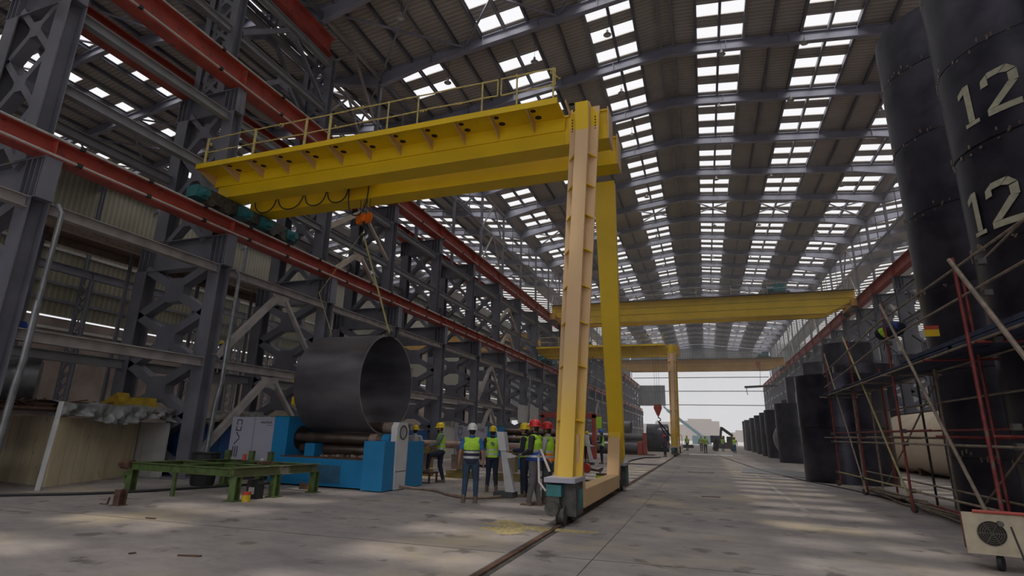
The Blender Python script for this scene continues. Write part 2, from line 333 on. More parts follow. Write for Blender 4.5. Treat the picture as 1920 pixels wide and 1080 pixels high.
# cross bracing rods in some roof bays
def xbrace(xo, k, n):
    m_ = MB()
    for i in range(6):
        a, b = -HALF+i*HALF/3, -HALF+(i+1)*HALF/3
        if a < 0 < b: continue
        for (p, q) in (((a, 0), (b, D)), ((a, D), (b, 0))):
            m_.bar((p[0], p[1], roofz(p[0]+RX)-.42), (q[0], q[1], roofz(q[0]+RX)-.42), .10, .10)
    o = m_.build('roof_bracing', 'rafter', loc=(RX+xo, YC(k), 0))
    tag(o, 'crossed bracing rods under the %s roof in the %s braced bay' % ('main' if xo == 0 else 'side bay', ORD[n]), 'bracing', 'roof cross bracing')
for n, k in enumerate((2, 8, 14, 20)): xbrace(0, k, n)
for n, k in enumerate((1, 3, 6)): xbrace(-2*HALF, k, n)
# pendant lamps
lm = MB(); lm.lathe([(0.0, .30), (.06, .30), (.08, .12), (.22, 0.0), (.21, 0.0), (.07, .10), (0, .10)], n=20)
lmesh = lm.mesh('bell', 'offw', True); cm = MB().tube([(0, 0, .3), (0, 0, 1.49)], .008, 5).mesh('wire', 'black')
n = 0
for x, ky in ((-3.7, 0.25), (-13.3, 0.2), (-8.0, 0.3), (2.3, 0.9), (6.5, 0.85), (11.9, 0.2)):
    for k in range(1, 14, 1):
        if (k+int(abs(x))) % 2 and k > 4: continue
        z = roofz(x)-1.5
        e = empty('pendant_lamp', (x, YC(k)+D*ky, z), 'small round high-bay lamp, %s along the %s line' % (ORD[min(k, 25)], {-3.7: 'inner left', -13.3: 'outer left', -8.0: 'middle left', 2.3: 'inner right', 6.5: 'middle right', 11.9: 'outer right'}[x]), 'lamp', 'roof lamps')
        for nm, me in (('lamp_shade', lmesh), ('wire', cm)):
            o = bpy.data.objects.new(nm, me); C.objects.link(o); o.parent = e
# ------------------------------------------------------------------ lattice columns
def hsec(m_, x0, x1, z0, z1, dy=.22, t=.03):
    m_.box(x0, x1, -dy, -dy+t, z0, z1); m_.box(x0, x1, dy-t, dy, z0, z1); xc = (x0+x1)/2; m_.box(xc-t/2, xc+t/2, -dy+t, dy-t, z0, z1)
def xplates(m_, xa, xb, z0, z1, n, wd=.29, dep=.17):
    h = (z1-z0)/n; xm = (xa+xb)/2; gw = (xb-xa)*.14
    for i in range(n):
        zc = z0+h*(i+.5)
        m_.prism([(xm-gw, zc-gw*.6), (xm-gw*.6, zc-gw*1.0), (xm+gw*.6, zc-gw*1.0), (xm+gw, zc-gw*.6), (xm+gw, zc+gw*.6), (xm+gw*.6, zc+gw*1.0), (xm-gw*.6, zc+gw*1.0), (xm-gw, zc+gw*.6)], 'y', -dep, dep)
        for sx, xe in ((-1, xa), (1, xb)):
            for sz in (-1, 1):
                p = (xm+sx*gw*.7, zc+sz*gw*.55); q = (xe, zc+sz*h*.5)
                w2 = wd/2
                dx, dz = q[0]-p[0], q[1]-p[1]; l = math.hypot(dx, dz); nx, nz = -dz/l*w2, dx/l*w2
                m_.prism([(p[0]+nx, p[1]+nz), (q[0]+nx, q[1]+nz), (q[0]-nx, q[1]-nz), (p[0]-nx, p[1]-nz)], 'y', -dep+.003, dep-.003)
def capbeam(m_, xa, xb, z0, z1, st):
    m_.box(xa, xb, -.2, .2, z0, z0+.03); m_.box(xa, xb, -.2, .2, z1-.03, z1); m_.box(xa, xb, -.02, .02, z0+.03, z1-.03)
    for x in st: m_.box(x-.015, x+.015, -.19, .19, z0+.03, z1-.03)
def column_meshes(s, third):
    out = []
    def add(nm, fn):
        m_ = MB(); fn(m_)
        if s < 0: m_.v = [(-x, y, z) for x, y, z in m_.v]; m_.f = [f[::-1] for f in m_.f]
        out.append((nm, m_.mesh(nm, 'steel')))
    add('base_plate', lambda q: q.box(-2.15, 2.1, -.35, .35, 0, .04))
    add('chord', lambda q: hsec(q, 1.47, 1.97, .04, 6.76)); add('chord', lambda q: hsec(q, -1.98, -1.45, .04, 6.76))
    add('lattice_plate', lambda q: xplates(q, -1.5, 1.5, 0.17, 6.85, 4))
    add('cap_beam', lambda q: capbeam(q, -2.1, 2.1, 6.76, 7.85, (-1.95, -1.75, -1.5, 1.4, 1.6, 1.8, 2.0, 2.08)))
    add('chord', lambda q: hsec(q, .87, 1.37, 7.85, 12.7)); add('chord', lambda q: hsec(q, -1.4, -.87, 7.85, 12.7))
    add('lattice_plate', lambda q: xplates(q, -.9, .9, 7.75, 12.95, 3, .20, .15))
    add('cap_beam', lambda q: capbeam(q, -1.6, 1.42, 12.7, 13.68, (-1.5, -1.3, -1.1, .8, 1.0, 1.2, 1.38)))
    if third:
        add('chord', lambda q: hsec(q, .25, .62, 13.68, 19.4, .18, .025)); add('chord', lambda q: hsec(q, -1.0, -.7, 13.68, 19.4, .18, .025))
        add('lattice_plate', lambda q: xplates(q, -.7, .27, 13.7, 19.3, 7, .16, .1))
    add('roof_post', lambda q: (q.box(-.62, -.44, -.1, .1, 13.68, 22.4)))
    return out
for s, cx, side, nt in ((1, LX, 'near the cranes'' fixed end', 3), (-1, RXC, 'behind the tanks', 0)):
    sidename = 'left' if s > 0 else 'right'
    A = column_meshes(s, True); B = column_meshes(s, False)
    for k in range(0 if s > 0 else 2, NB+1):
        e = empty('lattice_column', (cx, YC(k), 0), 'tall grey lattice crane column, %s counted from the camera in the %s row' % (ORD[k], sidename), 'column', '%s row of lattice columns' % sidename)
        for nm, me in (A if (k <= 2 and s > 0) else B):
            o = bpy.data.objects.new(nm, me); C.objects.link(o); o.parent = e
# tie beams along each row, one per bay
tieA = MB(); tieA.ibeam((0, .23, 0), (0, D-.23, 0), .24, .28, .02); tA = tieA.mesh('tie_beam', 'steel_warm')
tieB = MB(); tieB.ibeam((0, .23, 0), (0, D-.23, 0), .24, .3, .02); tB = tieB.mesh('tie_beam', 'tiegrey')
for s, cx, sn in ((1, LX, 'left'), (-1, RXC, 'right')):
    for ln, (dx, z, me, tx) in enumerate(((1.85, 6.62, tA, 'just under the lower crane beam'), (1.85, 3.52, tA, 'low down at mid height of the first stage'), (1.15, 12.45, tB, 'just under the upper crane beam'), (1.15, 10.2, tB, 'halfway up the second stage'), (-1.2, 10.25, tB, 'on the rear chords of the second stage'), (-1.7, 3.5, tB, 'on the rear chords of the first stage'))):
        if s < 0 and ln in (4, 5): continue
        for k in range(-1 if (s > 0) else 2, 17 if ln > 3 else NB):
            if k < 0 and ln != 1 and ln != 0: continue
            o = bpy.data.objects.new('tie_beam', me); C.objects.link(o); o.location = (cx+s*dx, YC(k), z)
            tag(o, 'steel tie beam of the %s row in the %s bay, %s' % (sn, ORD[max(k, 0)] if k >= 0 else 'closest', tx), 'beam', '%s row ties %s' % (sn, tx))
# roof valley truss between posts
for s, cx, sn in ((1, LX-.53, 'left'), (-1, RXC+.53, 'right')):
    m_ = MB(); m_.box(-.08, .08, .1, D-.1, 22.2, 22.4); m_.box(-.07, .07, .1, D-.1, 19.1, 19.25); m_.box(-.03, .03, D/2-.03, D/2+.03, 19.2, 22.25); va = m_.mesh('valley_truss', 'steel')
    m_ = MB(); m_.box(-.08, .08, .1, D-.1, 22.2, 22.4); m_.box(-.07, .07, .1, D-.1, 19.1, 19.25)
    m_.bar((0, .25, 19.2), (0, D/2, 22.2), .12, .12, (1, 0, 0)); m_.bar((0, D-.25, 19.2), (0, D/2, 22.2), .12, .12, (1, 0, 0)); m_.bar((0, D/2, 19.2), (0, .25, 16), .1, .1, (1, 0, 0)); m_.bar((0, D/2, 19.2), (0, D-.25, 16), .1, .1, (1, 0, 0)); vb = m_.mesh('valley_truss', 'steel_warm')
    for k in range(1 if s > 0 else 2, NB):
        o = bpy.data.objects.new('valley_truss', vb if k % 4 == 2 else va); C.objects.link(o); o.location = (cx, YC(k), 0)
        tag(o, 'valley truss under the %s roof valley, %s bay from the camera' % (sn, ORD[k]), 'truss', '%s valley trusses' % sn)
# chevron braces
def chev(x, y0, z0, z1, m='steel_pale', name='bay'):
    m_ = MB(); ym = D/2
    m_.bar((0, .25, z0+.15), (0, ym-.25, z1-.28), .2, .2, (1, 0, 0)); m_.bar((0, D-.25, z0+.15), (0, ym+.25, z1-.28), .12, .16, (1, 0, 0))
    m_.prism([(ym-.45, z1-.12), (ym+.45, z1-.12), (ym+.3, z1-.5), (ym-.3, z1-.5)], 'x', -.015, .015)
    o = m_.build('chevron_brace', m, loc=(x, y0, 0)); tag(o, name, 'brace', 'chevron braces of the column rows'); return o
for k, lv in ((1, 'lm'), (5, 'lm'), (9, 'lm'), (13, 'lm')):
    chev(-14.88, YC(k), .6, 3.45, 'steel_warm', 'pale inverted-V brace near the floor in the %s left bay' % ORD[k]); chev(-14.88, YC(k), 3.6, 6.55, 'steel_warm', 'pale inverted-V brace at mid height in the %s left bay' % ORD[k])
for k in (2, 6, 10): chev(-15.6, YC(k), 7.9, 10.1, 'steel_pale', 'beige inverted-V brace above the lower crane beam, %s left bay' % ORD[k]); chev(-15.6, YC(k), 10.3, 12.35, 'steel_pale', 'beige inverted-V brace below the upper crane beam, %s left bay' % ORD[k])
for k in (3, 7, 11): chev(14.3, YC(k), 10.3, 12.35, 'steel_warm', 'inverted-V brace below the crane beam, %s right bay' % ORD[k])
for k in (0, 1):
    for z in (16.4, 18.95):
        o = bpy.data.objects.new('tie_beam', tB); C.objects.link(o); o.location = (-16.3, YC(k), z); tag(o, 'steel tie beam of the left row in the %s bay, at %s of the top stage' % (ORD[k], 'the top' if z > 17 else 'mid height'), 'beam', 'left row top stage ties')
for z in (18.95, 16.4):
    o = bpy.data.objects.new('tie_beam', tB); C.objects.link(o); o.location = (-17.5, YC(1), z); tag(o, 'rear steel tie beam behind the top stage of the left row at height %s' % ('above' if z > 17 else 'below'), 'beam')
chev(-16.3, YC(1), 13.9, 16.3, 'steel', 'grey inverted-V brace, lower one of the top stage of the left row'); chev(-16.3, YC(1), 16.5, 18.9, 'steel', 'grey inverted-V brace, upper one of the top stage of the left row')
chev(-17.5, YC(1), 16.5, 18.9, 'steel', 'grey inverted-V brace on the rear side of the top stage')
# ------------------------------------------------------------------ crane beams
def crane_beam(name, x, z0, z1, w_, y0, y1, label, s=1, bars=True, clip=1.9):
    e = empty(name, (x, 0, z0), label, 'crane beam'); H = z1-z0
    m_ = MB(); m_.box(-w_, w_, y0, y1, 0, .03); m_.box(-w_, w_, y0, y1, H-.06, H-.03); m_.box(-.012, .012, y0, y1, .03, H-.06)
    for k in range(-3, NB+1):
        y = YC(k)
        if y0 < y < y1:
            m_.box(-w_+.01, w_-.01, y-.01, y+.01, .03, H-.06)
    m_.build('beam', 'red', e)
    MB().box(-.035, .035, y0, y1, H-.03, H+.04).build('rail', 'grime', e)
    if bars:
        for (xx, zz) in ((s*(w_+.02), H-.02), (s*(w_+.05), .06)):
            MB().tube([(xx, y0, zz), (xx, y1, zz)], .033, 8).build('conductor_bar', 'conduit', e, smooth=True)
        y = y0+1.0; n_ = 0; m_ = MB()
        while y < min(y1, 80):
            for (xx, zz) in ((s*(w_+.03), H-.02), (s*(w_+.06), .06)):
                m_.box(xx-.05, xx+.05, y-.06, y+.06, zz-.05, zz+.05)
            y += clip
        m_.build('bar_clamps', 'black', e)
    return e
crane_beam('crane_beam', -14.9, 7.85, 8.4, .21, -10, YEND, 'lower red crane beam with pale conductor bars along the left column row')
crane_beam('crane_beam', -15.55, 13.69, 14.58, .25, -10, YEND, 'upper red crane beam along the left column row', clip=3.0)
crane_beam('crane_beam', 14.2, 13.69, 14.58, .25, 18, YEND, 'red crane beam along the right row above the tanks', s=-1, bars=False)
crane_beam('crane_beam', -16.4, 19.42, 20.4, .24, -10, 18.6, 'short red crane beam, highest of the left side, ending in mid air', bars=False)
crane_beam('crane_beam', -18.0, 13.69, 14.58, .2, -10, 120, 'red crane beam facing the side bay behind the left columns', bars=False)
crane_beam('crane_beam', -48.6, 13.3, 14.0, .2, -10, 120, 'grey crane beam on the far wall columns of the side bay', bars=False).children[0].data.materials[0] = M['steel']
# wall columns of the side bay
def wallcol():
    r = []
    m_ = MB(); hsec(m_, -.2, .0, 0, 22, .15, .02); r.append(('chord', m_.mesh('chord', 'steel')))
    m_ = MB(); hsec(m_, .95, 1.2, 0, 13.2, .15, .02); r.append(('chord', m_.mesh('chord', 'steel')))
    m_ = MB(); z = .3; i = 0
    while z < 12.5:
        m_.bar((0, 0, z), (.95, 0, z+.9), .06, .08, (0, 1, 0)); m_.bar((.95, 0, z), (0, 0, z+.9), .05, .08, (0, 1, 0)); z += .9
    r.append(('lacing', m_.mesh('lacing', 'steel'))); return r
WC = wallcol()
for k in range(0, 14):
    e = empty('wall_column', (-49.6, YC(k), 0), 'laced steel wall column of the side bay, %s from the camera' % ORD[k], 'column', 'wall columns of the side bay')
    for nm, me in WC: o = bpy.data.objects.new(nm, me); C.objects.link(o); o.parent = e
for i, z in enumerate((2.2, 8.9, 11.2, 12.6, 15.5, 17.5)):
    o = MB().box(-50.55, -50.35, 0, 90, z, z+.22).build('wall_girt', 'offw' if i in (1, 4) else 'steel'); tag(o, 'long horizontal girt on the side bay wall, %s up from the floor' % ORD[i], 'girt', 'girts of the side bay wall')
for i, z in enumerate((9.5, 12.9, 16.3)):
    o = MB().box(-16.9, 15.5, YEND-.2, YEND-.04, z, z+.18).build('end_girt', 'steel'); tag(o, 'thin horizontal girt across the open hall end, %s from the ground' % ORD[i], 'girt', 'girts across the open end')
# downpipes on two left columns
for k in (0, 1, 7):
    m_ = MB(); y = YC(k)+.35
    m_.tube([(-14.72, y, 6.75), (-14.5, y, 6.5), (-14.55, y, 4.2)], .06, 10); m_.tube([(-14.55, y, 4.3), (-14.55, y, 2.9), (-14.72, y+.05, 2.3), (-14.78, y+.05, .3)], .075, 10)
    o = m_.build('downpipe', 'silver', smooth=True); tag(o, 'galvanised downpipe bending beside the %s left lattice column' % ORD[k], 'pipe')
# ------------------------------------------------------------------ semi-gantry crane (rail on the floor one side, crane beam the other)
def semi_gantry(loc, label, festoon=True):
    e = empty('gantry_crane', loc, label, 'crane', 'yellow one-legged gantry cranes')
    X0, X1 = -12.7, 0.66     # local x of the girders (origin at the floor rail)
    for (ya, yb, x1, nm) in ((-1.15, -.5, X1, 'girder'), (.3, .95, X1+.02, 'girder')):
        m_ = MB(); m_.box(X0, x1, ya+.07, yb-.07, 9.52, 9.97); m_.box(X0, x1, ya, yb, 9.1, 9.52); m_.box(X0, x1, ya+.02, yb-.02, 9.94, 9.99)
        m_.mat('yellow'); g = m_.build(nm, 'yellow', e)
        MB().box(x1, x1+.03, ya-.03, yb+.03, 9.08, 10.02).build('end_plate', 'ochre', g)
    # walkway with brackets
    m_ = MB(); m_.box(X0-.15, -.48, -2.02, -1.15, 9.88, 9.92); m_.box(X0-.15, -.48, -2.04, -2.0, 9.80, 9.97); m_.box(X0-.15, -.48, -1.2, -1.1, 9.5, 9.9)
    wk = m_.build('walkway', 'yellow', e)
    n_ = 13; ho = MB(); br0 = MB().prism([(-2.0, 9.88), (-1.1, 9.88), (-1.1, 9.52), (-1.98, 9.8)], 'x', 0, .02).mesh('bracket', 'ochre')
    for i in range(n_):
        x = X0-.1+i*(12.55)/(n_-1)-.03
        bo_ = bpy.data.objects.new('bracket', br0); C.objects.link(bo_); bo_.parent = wk; bo_.location = (x, 0, 0)
        if i: ho.lathe([(0, 0), (.07, .0), (.075, .004), (0, .006)], (x+.12, -1.75, 9.872), (0, 0, 1), 10); ho.lathe([(0, 0), (.09, .0), (.095, .004), (0, .006)], (x+.17, -1.42, 9.872), (0, 0, 1), 10)
    tag(ho.build('burn_marks', 'soot', wk), None, None, kind='stuff')
    hr = MB(); ph = [-12.55, -10.52, -8.5, -7.6, -5.57, -4.58, -2.6, -1.6, -.6]
    for i, x in enumerate(ph): hr.box(x-.03, x+.03, -2.0, -1.95, 9.9, 10.92) if i < 4 else hr.tube([(x, -1.97, 9.9), (x, -1.97, 10.92)], .025, 6)
    for z in (10.4, 10.9):
        for a, b in ((-12.6, -2.15), (-2.05, -.55)):
            pts = []; x = a; i = 0
            while x < b: pts.append((x, -1.97, z+random.uniform(-.015, .015))); x += .5
            pts.append((b, -1.97, z)); hr.tube(pts, .02, 6)
    for x in (-2.15, -2.05, -.55): hr.tube([(x, -1.97, 10.4), (x, -1.97, 10.9)], .02, 6)
    for x, z in ((-6.5, 10.9), (-4.4, 10.42), (-3.3, 10.4), (-1.6, 10.9), (-.62, 10.8), (-.5, 10.6), (-.6, 10.45), (-9.5, 10.88), (-7.4, 10.42), (-12.5, 10.7)):
        for _ in range(4):
            xx, yy, zz = x+random.uniform(-.08, .08), -1.97+random.uniform(-.03, .03), z+random.uniform(-.05, .05)
            hr.lathe([(0, -.04), (.035, 0), (0, .04)], (xx, yy, zz), (random.random(), random.random(), 1), 5)
    hr.build('handrail', 'rail_y', e)
    # near leg: wide plate with a boxed spine facing the viewer and gussets
    def leg(yb, yt, zb, zt, wb, wt, sgn, top):
        P = Vector((0, yb, zb)); Q = Vector((.12, yt, zt))
        def at(t): return P.lerp(Q, t), wb+(wt-wb)*t
        m_ = MB(); u = (Q-P).normalized()
        for a, b in ((0, 1),):
            (p, wa), (q, wz) = at(a), at(b)
            fr = .18*sgn
            def quad(xa0, xa1, xb0, xb1, y0, y1):
                vs = [(p.x+xa0, p.y+y0, p.z), (p.x+xa1, p.y+y0, p.z), (p.x+xa1, p.y+y1, p.z), (p.x+xa0, p.y+y1, p.z), (q.x+xb0, q.y+y0, q.z), (q.x+xb1, q.y+y0, q.z), (q.x+xb1, q.y+y1, q.z), (q.x+xb0, q.y+y1, q.z)]
                m_.add(vs, [(0, 3, 2, 1), (4, 5, 6, 7), (0, 1, 5, 4), (1, 2, 6, 5), (2, 3, 7, 6), (3, 0, 4, 7)])
            quad(-wa/2, wa/2, -wz/2, wz/2, 0, .06)                       # back plate
            quad(-wa*.26, wa*.26, -wz*.22, wz*.22, -.26, 0) if sgn > 0 else quad(-wa/2, wa/2, -wz/2, wz/2, .06, .3)
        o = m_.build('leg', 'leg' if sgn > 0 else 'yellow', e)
        if sgn > 0:
            gm = MB(); ys = (at(0), at(1))
            for zz in (8.35, 7.45, 6.6, 5.7, 4.8, 3.95, 3.0, 1.9):
                t = (zz-zb)/(zt-zb); p, w_ = at(t); h = w_*.25
                for sx in (-1, 1):
                    x0, x1 = p.x+sx*h*.95, p.x+sx*w_/2
                    gm.add([(x0, p.y, zz), (x1, p.y, zz-.05), (x0, p.y-.24, zz), (x0, p.y, zz-.02), (x1, p.y, zz-.07), (x0, p.y-.24, zz-.02)], [(0, 1, 2), (5, 4, 3), (0, 3, 4, 1), (1, 4, 5, 2), (2, 5, 3, 0)])
            gm.build('gusset', 'yellow', o)
        return o
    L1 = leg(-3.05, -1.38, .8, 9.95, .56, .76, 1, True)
    cp = MB(); cp.prism([(-.30, 8.95), (.48, 8.95), (.48, 9.65), (.30, 9.90), (-.08, 9.90), (-.30, 9.66)], 'y', -1.50, -1.44); cp.box(-.06, .27, -1.80, -1.45, 8.85, 9.88); cp.build('head_plate', 'yellow', e)
    bt = MB(); [bt.lathe([(0, 0), (.018, 0), (.018, .02), (0, .02)], (x, -1.50, 9.05+i*.085), (0, -1, 0), 6) for x in (-.2, .4) for i in range(7)]; bt.build('bolts', 'soot', e)
    L2 = leg(3.35, 1.35, .95, 9.1, .42, .62, -1, True)
    tb = MB().mat('ochre'); tb.box(-.21, .21, -3.0, -2.75, .8, 1.6)
    for (ya, za, yb_, zb_) in ((-2.75, 1.5, -2.3, .42), (-2.3, .35, 2.6, .35), (2.6, .42, 3.05, 1.5)):
        tb.bar((0, ya, za), (0, yb_, zb_), .3, .34, (1, 0, 0)) if abs(za-zb_) > .1 else tb.box(-.17, .17, ya, yb_, .18, .52)
    tb.mat('yellow'); tb.box(-.17, .17, 3.05, 3.6, .8, 1.7)
    tb.build('sill_beam', None, e)
    for y, s_ in ((-3.25, 1), (3.6, -1)):
        m_ = MB().mat('cab'); m_.box(-.3, .28, y-.45, y+.5, .74, .82); m_.mat('grime'); m_.box(-.25, -.02, y-.42, y+.0, .18, .5); m_.box(-.08, .24, y-.2, y+.45, .15, .72); m_.tube([(-.13, y-.55, .3), (-.13, y-.35, .3)], .13, 14)
        m_.mat('teal'); m_.box(-.26, .02, y-.44, y-.02, .5, .7); m_.box(-.1, .25, y+.05, y+.4, .25, .6)
        b = m_.build('bogie', None, e)
        for yy in (y-.32, y+.35): MB().lathe([(0, -.07), (.17, -.07), (.17, -.05), (.14, -.045), (.14, .045), (.17, .05), (.17, .07), (0, .07)], (0, yy, .17), (1, 0, 0), 20).build('wheel', 'grime', b, smooth=True)
    MB().tube([(-.3, -3.3, .9), (-.48, -3.3, 1.3), (-.55, -3.2, 1.15), (-.52, -3.25, .7), (-.38, -3.3, .55), (-.22, -3.3, .7)], .025, 8).build('cable', 'conduit', e, smooth=True)
    # end carriage on the crane beam
    m_ = MB().mat('grime'); m_.box(-12.6, -12.25, -2.0, 1.8, 8.66, 9.08); ec = m_.build('end_carriage', None, e)
    for y in (-2.2, -.4, .6, 1.9): MB().box(-12.55, -12.1, y-.22, y+.22, 8.6, 8.98).tube([(-12.12, y, 8.75), (-11.85, y, 8.75)], .12, 12).build('travel_motor', 'teal', ec)
    for y in (-1.8, -1.1, 1.0, 1.6): MB().tube([(-12.5, y, 8.66), (-12.15, y, 8.66)], .18, 16).build('wheel', 'grime', ec)
    # trolley, festoon cables, hook block
    m_ = MB().mat('yellow'); m_.box(-8.6, -7.3, -1.1, .9, 10.02, 10.22); m_.mat('teal'); m_.box(-8.3, -7.9, -.6, .2, 10.22, 10.6); m_.tube([(-7.8, -.8, 10.4), (-7.8, .5, 10.4)], .2, 14); m_.build('trolley', None, e)
    if festoon:
        fm = MB(); fr = MB().tube([(X0+.2, .16, 9.75), (-7.4, .16, 9.75)], .02, 6)
        xs = [X0+.3, -11.35, -10.15, -9.2, -8.3, -7.5]
        for i in range(len(xs)-1):
            a, b = xs[i], xs[i+1]; pts = []
            for j in range(13):
                t = j/12; x = a+(b-a)*t; z = 9.74-(.72 if i < 4 else 1.3)*(1-(2*t-1)**2)**.8; pts.append((x-.10*math.sin(math.pi*2*t), .16, z))
            fm.tube(pts, .022, 6)
        fm.build('festoon_cable', 'black', e, smooth=True); fr.build('festoon_wire', 'grime', e)
    return e
GC = semi_gantry((-2.55, 13.9, 0), 'yellow semi-gantry crane nearest the camera, its ochre leg on the floor rail beside the workers')
GC2 = copy_tree(GC, (-2.55, 53.9, 0), 'second yellow semi-gantry crane farther down the floor rail, with red hook block')
# hoist block of the near crane with slings to the rolled ring
def hook_block(loc, zt, m, label, sc=1.0, wires=4):
    e = empty('hook_block', loc, label, 'hook'); m_ = MB()
    if wires > 3:
        for dx in (-.17, .17):
            m_.lathe([(0, -.07), (.12, -.07), (.2, -.05), (.2, .05), (.12, .07), (0, .07)], (dx*sc, 0, 0), (.5, 1, 0), 22)
        m_.box(-.1*sc, .1*sc, -.08, .08, -.12, .12)
    else: m_.prism([(-.3, .5), (.3, .5), (.38, .2), (.1, -.5), (-.1, -.5), (-.38, .2)], 'y', -.15, .15)
    b = m_.build('block', m, e, smooth=True)
    h = MB(); z0 = -.18 if wires > 3 else -.55
    h.tube([(0, 0, z0+.06), (0, 0, z0-.14)], .05, 8); h.tube([(0, 0, z0-.1), (.13*sc, 0, z0-.24), (.13*sc, 0, z0-.38), (0, 0, z0-.48), (-.13*sc, 0, z0-.4)], [.05, .05, .05, .045, .02], 8); h.build('hook', 'black', e, smooth=True)
    wr = MB()
    for i in range(wires):
        dx = (-.3+.6*i/(wires-1))*.8; wr.tube([(dx*.7, 0, .1), (dx, 0, zt)], .012, 5)
    wr.build('rope', 'black', e); return e
hook_block((-10.3, 14.3, 8.42), 1.75, 'hoist', 'orange hoist block with black hook hanging over the rolled ring')
hook_block((-4.0, 53.6, 4.0), 6.0, 'hook_red', 'red hook block hanging low beside the second crane leg', 1.5, 3)
hook_block((9.7, 107, 14.6), 1.5, 'hook_red', 'red hook block under the farthest overhead crane', 2, 3)
def thing1(nm, mb, m, label, cat, group=None, loc=None, smooth=False, kind=None):
    return tag(mb.build(nm, m, loc=loc, smooth=smooth), label, cat, group, kind)
thing1('sling', MB().bar((-10.28, 14.3, 7.9), (-9.03, 14.45, 4.45), .07, .03), 'sling', 'yellow webbing sling from the orange hoist hook down to the ring edge', 'sling')
thing1('sling', MB().tube([(-10.32, 14.3, 7.9), (-11.7, 14.2, 5.9), (-11.2, 14.45, 4.5)], .012, 5), 'sling', 'thin slack sling from the orange hoist to the rear edge of the ring', 'sling')
thing1('sling', MB().bar((-4.0, 53.6, 3.0), (-2.7, 56.4, 1.2), .16, .04).bar((-4.0, 53.6, 3.0), (-3.2, 55.5, .9), .12, .04), 'black', 'dark sling hanging from the far red hook toward the floor', 'sling')
# ------------------------------------------------------------------ overhead bridge cranes
def bridge(y, za, zb, m, label, rot=True):
    e = empty('bridge_crane', (0, y, za), label, 'crane'); H = zb-za
    for j, y0 in enumerate((0, 2.0)):
        m_ = MB(); m_.prism([(-15.3, H), (14.1, H), (14.1, H*.55), (11.6, 0), (-12.8, 0), (-15.3, H*.55)], 'y', y0, y0+.62)
        m_.box(-15.3, 14.1, y0-.06, y0+.68, H-.04, H+.03); g = m_.build('girder', m, e)
        l = MB(); [l.box(-14.9, 13.9, y0-.015, y0, z, z+.03) for z in (H*.33, H*.66)]; l.build('seam', 'rust', g)
    r = MB(); x = -14.8
    while x < 14: r.tube([(x, -.35, H), (x, -.35, H+1.05)], .025, 5); x += 1.65
    for z in (.55, 1.05): r.tube([(-14.8, -.35, H+z), (13.9, -.35, H+z)], .022, 5)
    r.build('handrail', 'conduit', e); MB().box(-15.2, 14, -.45, 0, H-.02, H+.02).build('walkway', 'grime', e)
    [MB().tube([(x, yy-.2, .3), (x, yy+.2, .3)], .3, 14).build('wheel', 'grime', e) for x in (-15.0, 13.8) for yy in (-.3, 2.9)]; MB().box(-15.4, -14.8, -.6, 3.2, .5, 1.2).build('end_carriage', 'orange_y', e); MB().box(13.6, 14.05, -.6, 3.2, .5, 1.2).build('end_carriage', 'orange_y', e)
    return e
def trolley(loc, label):
    e = empty('crane_trolley', loc, label, 'trolley'); MB().box(-1.1, 1.1, -1.2, 1.2, .05, .3).build('frame', 'grime', e)
    m_ = MB(); m_.box(-.2, .9, -.7, .4, .3, 1.2); m_.tube([(-.9, -.8, .6), (-.3, -.8, .6)], .25, 14); m_.build('hoist_motor', 'teal', e); return e
bridge(57.6, 13.35, 15.45, 'yellow', 'yellow overhead bridge crane spanning the hall above the second gantry leg')
trolley((7.6, 58.9, 15.5), 'teal trolley riding on the nearer overhead bridge crane')
bridge(107, 13.7, 15.75, 'orange_y', 'orange-yellow overhead bridge crane before the bright open end')
trolley((10.8, 108.2, 15.8), 'teal trolley riding on the farthest overhead bridge crane')
e = empty('bridge_crane', (0, 70, 12.6), 'orange overhead crane seen through the left columns in the side bay', 'crane'); MB().box(-48.5, -18.3, 0, .8, 0, 2.2).box(-48.5, -18.3, 2, 2.6, 0, 2.0).build('girder', 'orange_y', e); MB().box(-48.5, -18.3, -.1, .9, 2.2, 2.28).build('walkway', 'grime', e)
e = empty('spreader_beam', (9.1, 100, 10), 'dark spreader beam with small hooks hanging before the open end', 'lifting beam'); MB().ibeam((-2.4, 0, 0), (2.6, 0, .25), .3, .35).build('beam', 'grime', e)
m_ = MB(); [m_.tube([(x, 0, 0), (x, 0, -.9), (x+.15, 0, -1.1), (x, 0, -1.25)], .05, 6) for x in (-2.1, .9)]; m_.build('hook', 'black', e); MB().tube([(0, 0, .2), (.3, 0, 4)], .03, 5).build('rope', 'black', e)
# floor rail
e = empty('floor_rail', (-2.55, 0, 0), 'dark crane rail set in the concrete floor under the gantry legs', 'rail'); MB().box(-.1, .1, -11, YEND, .001, .006).build('slot', 'grime', e); MB().box(-.035, .035, -11, YEND, .006, .03).build('rail', 'rust', e)
